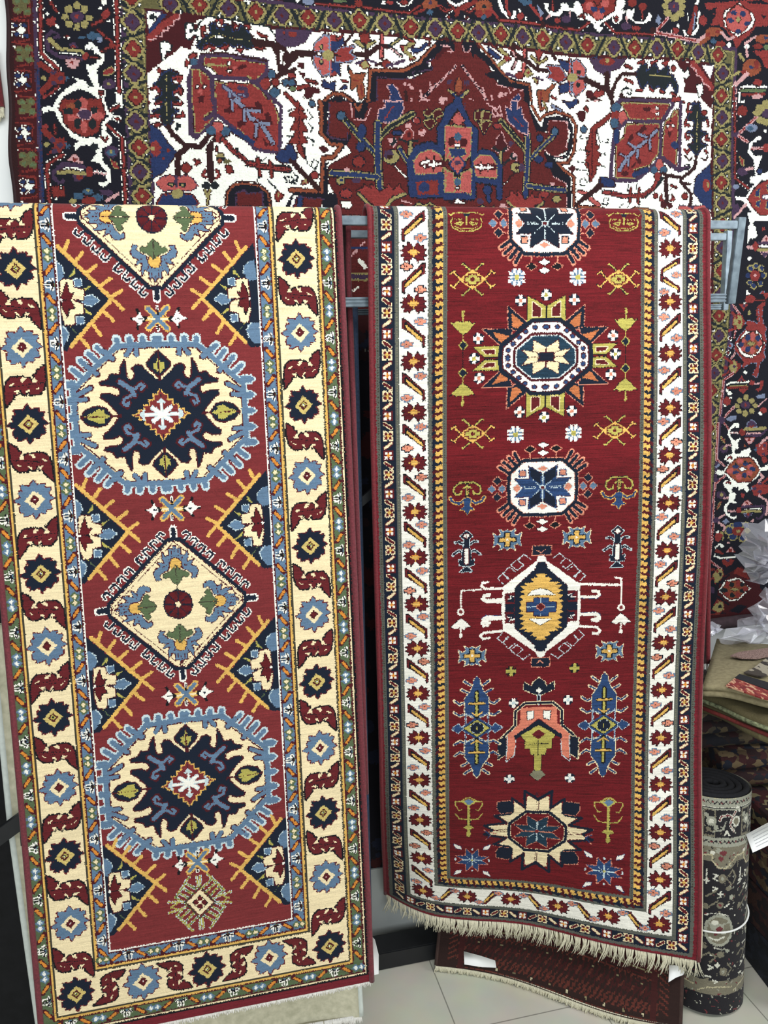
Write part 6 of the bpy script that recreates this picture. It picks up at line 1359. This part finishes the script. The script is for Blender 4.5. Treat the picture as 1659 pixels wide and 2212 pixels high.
# paper tags
def paper(name, label, P, parent=None, th=.0006):
    P = np.array(P, float); n = len(P)//2; G = P.reshape(2, n, 3)
    o = solidsheet(name, G, th, M_paper); return tag(o, label, 'tag')
def on_brown(x, y):
    d = rays([(x, y)])[0]; best = None
    for u in np.linspace(0, .66, 133):
        for v in np.linspace(0, .3, 61):
            q = surf_brown(np.array(u), np.array(v))-CO; p = (PCX+FPX*(q@CR)/(q@CF)-x)**2+(PCY-FPX*(q@CU)/(q@CF)-y)**2
            if best is None or p < best[0]: best = (p, q+CO)
    return best[1]+np.array([-.003, -.006, 0])
o = paper('paper_tag', 'blank white paper tag stuck on the brown rug', [on_brown(1003, 2054), on_brown(1040, 2060), on_brown(1072, 2070), on_brown(1006, 2078), on_brown(1040, 2086), on_brown(1073, 2089)])
o = paper('paper_tag', 'small white price tag on a string at the right end of the red runner fringe', on_y([(1446, 2086), (1462, 2086), (1480, 2092), (1444, 2122), (1460, 2112), (1476, 2106)], 1.632))
pl_ = on_y([(800, 2020), (810, 2030), (818, 2062), (800, 2108), (810, 2106), (818, 2104)], 1.672)
o = paper('paper_tag', 'white paper tag sticking out behind the lower right corner of the ivory bordered runner', pl_)

# --- carpet roll standing at the right
ro = thing('carpet_roll', 'rolled grey and black machine woven carpet standing on end, tied with white cord', 'carpet roll', (1.31, 1.72, 0))
RB, RT, RR = np.array([1.268, 1.706, 0.0]), np.array([*on_y([(1537, 1690)], 1.762)[0]]), .1
ax = (RT-RB)/np.linalg.norm(RT-RB); e1 = np.array([1, 0, 0])-ax*ax[0]; e1 /= np.linalg.norm(e1); e2 = np.cross(ax, e1)
HL = np.linalg.norm(RT-RB)
def surf_roll(u, v):         # u = arc length from the side facing the room
    a = np.asarray(u)/RR-math.pi/2-.25; r = RR*(1+.015*np.sin(a*2+1)); v = np.asarray(v)
    P = RT-ax*v[..., None]+e1*(np.cos(a)*r)[..., None]+e2*(np.sin(a)*r)[..., None]
    return P
uu = np.linspace(-math.pi*RR, math.pi*RR, 300); vv = np.arange(0, HL, .0022)
U, V_ = np.meshgrid(uu, vv)
sheet('pile', surf_roll, uu, vv, cvT, WOOL, ro, 41, streak=.03, knot=.08)
def spiral(bm):
    P = []
    for k in range(150):
        a = k/149*math.pi*9; r = .014+(RR-.016)*k/149; P.append(tuple(RT-ax*.004+e1*math.cos(a)*r+e2*math.sin(a)*r))
    tube(bm, P, .0088, 6)
bmesh_obj('rolled_end', spiral, M_felt, ro, True)
cz = .345
edgecord('cord', [tuple(RT-ax*(cz+.018*math.cos(a+2.2))+e1*math.cos(a)*(RR+.004)+e2*math.sin(a)*(RR+.004)) for a in np.linspace(0, 2*math.pi, 60)], .0024, M_cord, ro)

# --- pile of folded rugs at the right wall
def stripemat(name, cols, scale, rough=.9, ang=0.0, dist=2.0):
    m = bpy.data.materials.new(name); m.use_nodes = True; nt = m.node_tree; b = nt.nodes['Principled BSDF']
    tc = nt.nodes.new('ShaderNodeTexCoord'); mp = nt.nodes.new('ShaderNodeMapping'); mp.inputs['Rotation'].default_value = (0, 0, ang); mp.inputs['Scale'].default_value = scale
    n = nt.nodes.new('ShaderNodeTexVoronoi'); n.inputs['Scale'].default_value = 1.0; n.distance = 'MANHATTAN'
    w = nt.nodes.new('ShaderNodeTexNoise'); w.inputs['Scale'].default_value = 220
    r = nt.nodes.new('ShaderNodeValToRGB'); r.color_ramp.interpolation = 'CONSTANT'
    while len(r.color_ramp.elements) < len(cols): r.color_ramp.elements.new(1)
    for i, (e, c) in enumerate(zip(r.color_ramp.elements, cols)): e.position = i/len(cols); e.color = (*lin(c), 1)
    sp = nt.nodes.new('ShaderNodeSeparateColor')
    nt.links.new(tc.outputs['Object'], mp.inputs['Vector']); nt.links.new(mp.outputs['Vector'], n.inputs['Vector']); nt.links.new(n.outputs['Color'], sp.inputs['Color']); nt.links.new(sp.outputs['Red'], r.inputs['Fac'])
    nt.links.new(r.outputs['Color'], b.inputs['Base Color']); nt.links.new(tc.outputs['Object'], w.inputs['Vector'])
    bp = nt.nodes.new('ShaderNodeBump'); bp.inputs['Strength'].default_value = .4; bp.inputs['Distance'].default_value = .003; nt.links.new(w.outputs['Fac'], bp.inputs['Height']); nt.links.new(bp.outputs['Normal'], b.inputs['Normal'])
    b.inputs['Roughness'].default_value = rough; return m
def folded(label, front, th, depth, m, z, sag=0.0, edge=None, group='folded rugs in the pile by the wall', layers=2):
    """a rug folded flat: its folds bulge round the front; front = list of (x, y) of the leading edge, z = underside"""
    A, B = map(np.array, front); L = np.linalg.norm(B-A); d = (B-A)/L; nrm = np.array([-d[1], d[0]]); nrm = nrm if nrm[1] > 0 else -nrm
    t = thing('folded_rug', label, 'rug', (float(A[0]), float(A[1]), z), group)
    prof = []
    lt = th/layers
    for k in range(layers):
        for q in np.linspace(-1, 1, 9): prof.append((lt/2*(1-math.sqrt(max(0, 1-q*q))), k*lt+lt/2*(1+q)))
    prof = [(depth, 0)]+prof+[(depth, th)]
    n = 24; V = []
    for i in range(n):
        s = i/(n-1); p = A+(B-A)*s
        for a, h in prof:
            q = p+nrm*(a+.006*math.sin(s*9)); zz = z+h-sag*s**1.5+.004*math.sin(s*7+a*9)
            V.append((q[0], q[1], zz))
    k = len(prof); F = []
    for i in range(n-1):
        for j in range(k): F.append((i*k+j, i*k+(j+1) % k, (i+1)*k+(j+1) % k, (i+1)*k+j))
    me = npmesh('body', V, F); bm = bmesh.new(); bm.from_mesh(me); bm.verts.ensure_lookup_table()
    bm.faces.new([bm.verts[j] for j in range(k)]); bm.faces.new([bm.verts[(n-1)*k+j] for j in range(k)][::-1]); bmesh.ops.recalc_face_normals(bm, faces=bm.faces); bm.to_mesh(me); bm.free()
    link('body', me, m, t)
    if edge:
        mm, zz, r = edge
        bmesh_obj('braided_edge', lambda b: tube(b, [(p[0]-nrm[0]*.003, p[1]-nrm[1]*.003, z+zz-sag*s**1.5) for s, p in [(s, A+(B-A)*s+nrm*.006*math.sin(s*9)) for s in np.linspace(0, 1, 24)]], r, 6), mm, t, True)
    return t
def fz(x, y, z): return tuple(on_z([(x, y)], z)[0][:2])
DKM = [(54, 20, 22), (26, 22, 30), (84, 66, 46), (40, 18, 20), (22, 26, 40), (110, 92, 66), (60, 24, 26)]
rows = [(0.0, .13, 1.86, 'lowest folded rug of the pile behind the grey roll, dark navy', [(20, 24, 34), (14, 16, 24), (30, 34, 46)]),
        (.13, .12, 1.89, 'dark maroon folded rug second from the floor in the pile', [(46, 18, 20), (24, 14, 18), (60, 34, 26)]),
        (.25, .12, 1.875, 'brown and navy folded rug midway up the pile beside the grey roll', DKM[::-1]),
        (.37, .12, 1.90, 'cream and red patterned folded rug in the pile above the white card', [(62, 20, 24), (128, 116, 84), (40, 18, 22), (70, 26, 28), (24, 24, 34)]),
        (.49, .11, 1.88, 'dark red folded rug with navy figures in the middle of the pile', DKM),
        (.60, .13, 1.90, 'black and brown flatweave folded third from the top of the pile', [(30, 20, 22), (64, 56, 44), (44, 18, 20), (18, 18, 26), (84, 72, 52)])]
fronts = [[(1.43, 1.575), (2.05, 1.50)], [(1.44, 1.60), (2.05, 1.56)], [(1.45, 1.655), (2.05, 1.60)], [(1.45, 1.71), (2.05, 1.66)], [(1.40, 1.86), (2.05, 1.74)], [(1.33, 1.905), (2.05, 1.80)]]
for i, (z, th, Y, lb, cols) in enumerate(rows):
    folded(lb, fronts[i], th-.004, .30, stripemat('folded rug %d' % i, cols, (42, 42, 60), ang=.6+i*.5), z, layers=2+i % 2)
M_braid = mat('green and cream braid', (140, 146, 110), .9, .3, 120, c2=(60, 62, 44)); M_rededge = mat('rusty red edge', (112, 38, 34), .9, .2, 150)
z2 = .735
f2 = folded('olive and maroon folded rug with a braided green edge, second from the top', [fz(1500, 1518, z2+.03), fz(1760, 1625, z2+.03)], .066, .24, stripemat('olive maroon weave', [(92, 84, 56), (104, 96, 64), (58, 22, 24), (88, 80, 52)], (6, 9, 6), ang=.3), z2, edge=(M_braid, .045, .006))
A, B = np.array(fz(1500, 1518, z2+.03)), np.array(fz(1760, 1625, z2+.03))
bmesh_obj('red_edge', lambda b: tube(b, [(*(A+(B-A)*s+np.array([-.001, -.005])), z2+.026) for s in np.linspace(0, 1, 16)], .006, 6), M_rededge, f2, True)
z1 = .818
f1 = folded('khaki flatweave folded on top of the pile with a red striped end turned over', [fz(1518, 1492, z1+.02), fz(1800, 1535, z1+.02)], .036, .40, M_kilim, z1, layers=2)
zt = z1+.042
def top_poly(name, px, m, dz):
    P = on_z(px, zt+dz); 
    def fn(b):
        lo = [b.verts.new(p) for p in P]; hi = [b.verts.new(p+np.array([0, 0, .004])) for p in P]
        b.faces.new(hi); b.faces.new(lo[::-1])
        for k in range(len(P)): b.faces.new((lo[k], lo[(k+1) % len(P)], hi[(k+1) % len(P)], hi[k]))
    return bmesh_obj(name, fn, m, f1)
def c2(t): q = pts(t); return q/4.38+np.array([1499, 1350])
top_poly('turned_end', c2('300,585 385,515 720,640 720,720 635,700 480,645'), stripemat('red brocade end', [(128, 40, 40), (150, 70, 56), (110, 34, 36), (196, 150, 120)], (120, 60, 60), ang=.3), .001)
top_poly('dark_band', c2('385,512 430,475 720,560 720,632'), mat('dark band', (24, 22, 30), .9, .2, 90), .001)
top_poly('zigzag_band', c2('470,460 560,420 690,320 720,330 720,470 640,500'), stripemat('grey zigzag weave', [(60, 52, 46), (150, 142, 126), (44, 36, 36)], (60, 26, 20), ang=.8), .001)
top_poly('tufted_band', c2('345,300 420,268 720,225 720,300 600,325 450,322'), mat('pinkish loose tufts', (150, 124, 116), .95, .3, 260, c2=(92, 70, 66), bump=.8), .001)
o = bmesh_obj('carpet_roll', lambda b: tube(b, [(1.36+.1*k, 2.165+.004*math.sin(k*2), z1+.062+.002*math.sin(k*3)) for k in range(8)], .019, 14), mat('plum pile', (58, 42, 48), .95, .2, 80, bump=.4), None, True)
tag(o, 'thin plum rug roll lying along the wall on the pile below the wall carpet', 'carpet roll')
# card and wrapped goods
cp = on_y([(1612, 1803), (1640, 1788), (1700, 1756), (1626, 1842), (1652, 1830), (1712, 1800)], 1.66)
o = solidsheet('price_card', cp.reshape(2, 3, 3), .001, M_paper); tag(o, 'white printed card hanging on the pile right of the grey roll', 'card')
def rulings(b):
    for k in range(5):
        t = .14+.16*k; a = cp[0]+(cp[3]-cp[0])*t; c = cp[2]+(cp[5]-cp[2])*t; e = a+(c-a)*.12; f = a+(c-a)*(.5+.07*(k % 3))
        barbm(b, tuple(e+np.array([0, -.0009, 0])), tuple(f+np.array([0, -.0009, 0])), .0004, .0009, 0)
bmesh_obj('print', rulings, mat('grey print', (150, 150, 154), .9, .05, 40), o)
def plastic():
    m = bpy.data.materials.new('clear crinkled plastic'); m.use_nodes = True; nt = m.node_tree; nt.nodes.clear()
    out = nt.nodes.new('ShaderNodeOutputMaterial'); tr = nt.nodes.new('ShaderNodeBsdfTransparent'); gl = nt.nodes.new('ShaderNodeBsdfGlossy'); df = nt.nodes.new('ShaderNodeBsdfDiffuse'); tl = nt.nodes.new('ShaderNodeBsdfTranslucent')
    tr.inputs['Color'].default_value = (.97, .97, .985, 1); gl.inputs['Roughness'].default_value = .07; df.inputs['Color'].default_value = (.84, .84, .93, 1); tl.inputs['Color'].default_value = (.7, .7, .78, 1)
    lw = nt.nodes.new('ShaderNodeLayerWeight'); lw.inputs['Blend'].default_value = .35
    n = nt.nodes.new('ShaderNodeTexNoise'); n.inputs['Scale'].default_value = 30; tc = nt.nodes.new('ShaderNodeTexCoord'); nt.links.new(tc.outputs['Object'], n.inputs['Vector'])
    a = nt.nodes.new('ShaderNodeMixShader'); b = nt.nodes.new('ShaderNodeMixShader'); a.inputs[0].default_value = .24
    nt.links.new(tr.outputs[0], a.inputs[1]); nt.links.new(df.outputs[0], a.inputs[2])
    mth = nt.nodes.new('ShaderNodeMath'); mth.operation = 'MULTIPLY_ADD'; mth.inputs[1].default_value = .42; mth.inputs[2].default_value = .05
    nt.links.new(lw.outputs['Facing'], mth.inputs[0]); nt.links.new(mth.outputs[0], b.inputs[0]); nt.links.new(a.outputs[0], b.inputs[1]); nt.links.new(gl.outputs[0], b.inputs[2])
    nt.links.new(b.outputs[0], out.inputs['Surface']); return m
M_plast = plastic()
def crumple(px, Y, seed, amp=.03, n=16):
    """a crumpled film spanning a traced outline, with its own depth"""
    poly = on_y(px, Y)[:, [0, 2]]; g = np.random.default_rng(seed); bm = bmesh.new()
    c = poly.mean(0); rings = []
    dense = []
    for a, b in zip(poly, np.roll(poly, -1, 0)):
        for s in np.linspace(0, 1, 3)[:-1]: dense.append(a+(b-a)*s)
    dense = np.array(dense); N = len(dense)
    for r in np.linspace(1, .18, 5):
        h = amp*math.sqrt(max(0, 1-(r-.0)**2))*1.6
        rings.append([bm.verts.new((c[0]+(q[0]-c[0])*r+g.normal(0, .006), Y-h+g.normal(0, amp*.42), c[1]+(q[1]-c[1])*r+g.normal(0, .006))) for q in dense])
    for A, B in zip(rings[:-1], rings[1:]):
        for k in range(N):
            if (k+seed) % 2: bm.faces.new((A[k], A[(k+1) % N], B[(k+1) % N])); bm.faces.new((A[k], B[(k+1) % N], B[k]))
            else: bm.faces.new((A[k], A[(k+1) % N], B[k])); bm.faces.new((A[(k+1) % N], B[(k+1) % N], B[k]))
    bm.faces.new(rings[-1]); me = bpy.data.meshes.new('plastic'); bm.to_mesh(me); bm.free(); return me
def wn(t): return pts(t)/4.886+np.array([1510, 1130])
bag = thing('plastic_bag', 'crumpled clear plastic bag lying on the pile against the wall carpet', 'bag', (1.65, 2.08, .9))
link('bag_body', crumple(wn('600,-10 520,70 460,180 420,300 415,380 470,440 500,510 525,590 560,640 760,650 1000,640 1000,-60 760,-40'), 2.10, 2, .045), M_plast, bag)
link('bag_tail', crumple(wn('1000,640 760,670 640,740 560,840 500,960 420,1000 360,1100 250,1180 180,1260 400,1290 640,1280 800,1270 1000,1260'), 2.07, 4, .03), M_plast, bag)
link('bag_corner', crumple(wn('60,1050 140,1045 230,1075 180,1130 120,1180 60,1200'), 2.02, 5, .012), M_plast, bag)
# ================================================================ light, camera, render look
w = bpy.data.worlds.new('room'); SC.world = w; w.use_nodes = True; bg = w.node_tree.nodes['Background']; bg.inputs['Color'].default_value = (.86, .95, 1.0, 1); bg.inputs['Strength'].default_value = .25
def area(name, loc, tgt, sx, sy, power, c):
    l = bpy.data.lights.new(name, 'AREA'); l.shape = 'RECTANGLE'; l.size, l.size_y = sx, sy; l.energy = power; l.color = c
    o = bpy.data.objects.new(name, l); COLL.objects.link(o); o.location = loc; o.rotation_euler = (Vector(tgt)-Vector(loc)).to_track_quat('-Z', 'Y').to_euler(); return o
area('shop_window_light', (-.6, -2.3, 2.3), (.5, 2.2, 1.3), 3.2, 2.2, 122, (.93, .98, 1.0))
area('ceiling_light_panel', (.6, .7, 3.15), (.6, 1.5, 0), 1.8, .5, 36, (1.0, .98, .94))
area('side_window_light', (3.0, .5, 2.5), (1.6, 2.2, 1.7), 1.2, 1.2, 42, (.95, .98, 1.0))
cam = bpy.data.cameras.new('camera'); co = bpy.data.objects.new('camera', cam); COLL.objects.link(co); SC.camera = co
cam.sensor_fit = 'HORIZONTAL'; cam.sensor_width = 36.0; cam.lens = FPX/1659*36.0; cam.clip_start = .05
R3 = Matrix((CR, CU, -CF)).transposed(); co.matrix_world = Matrix.Translation(Vector(CO)) @ R3.to_4x4()
vs = SC.view_settings; vs.view_transform = 'Standard'; vs.look = 'None'; vs.gamma = 1.0; vs.use_curve_mapping = False; vs.exposure = 0.0
SC.cycles.use_denoising = True
SC.cycles.max_bounces = 8; SC.cycles.transparent_max_bounces = 16
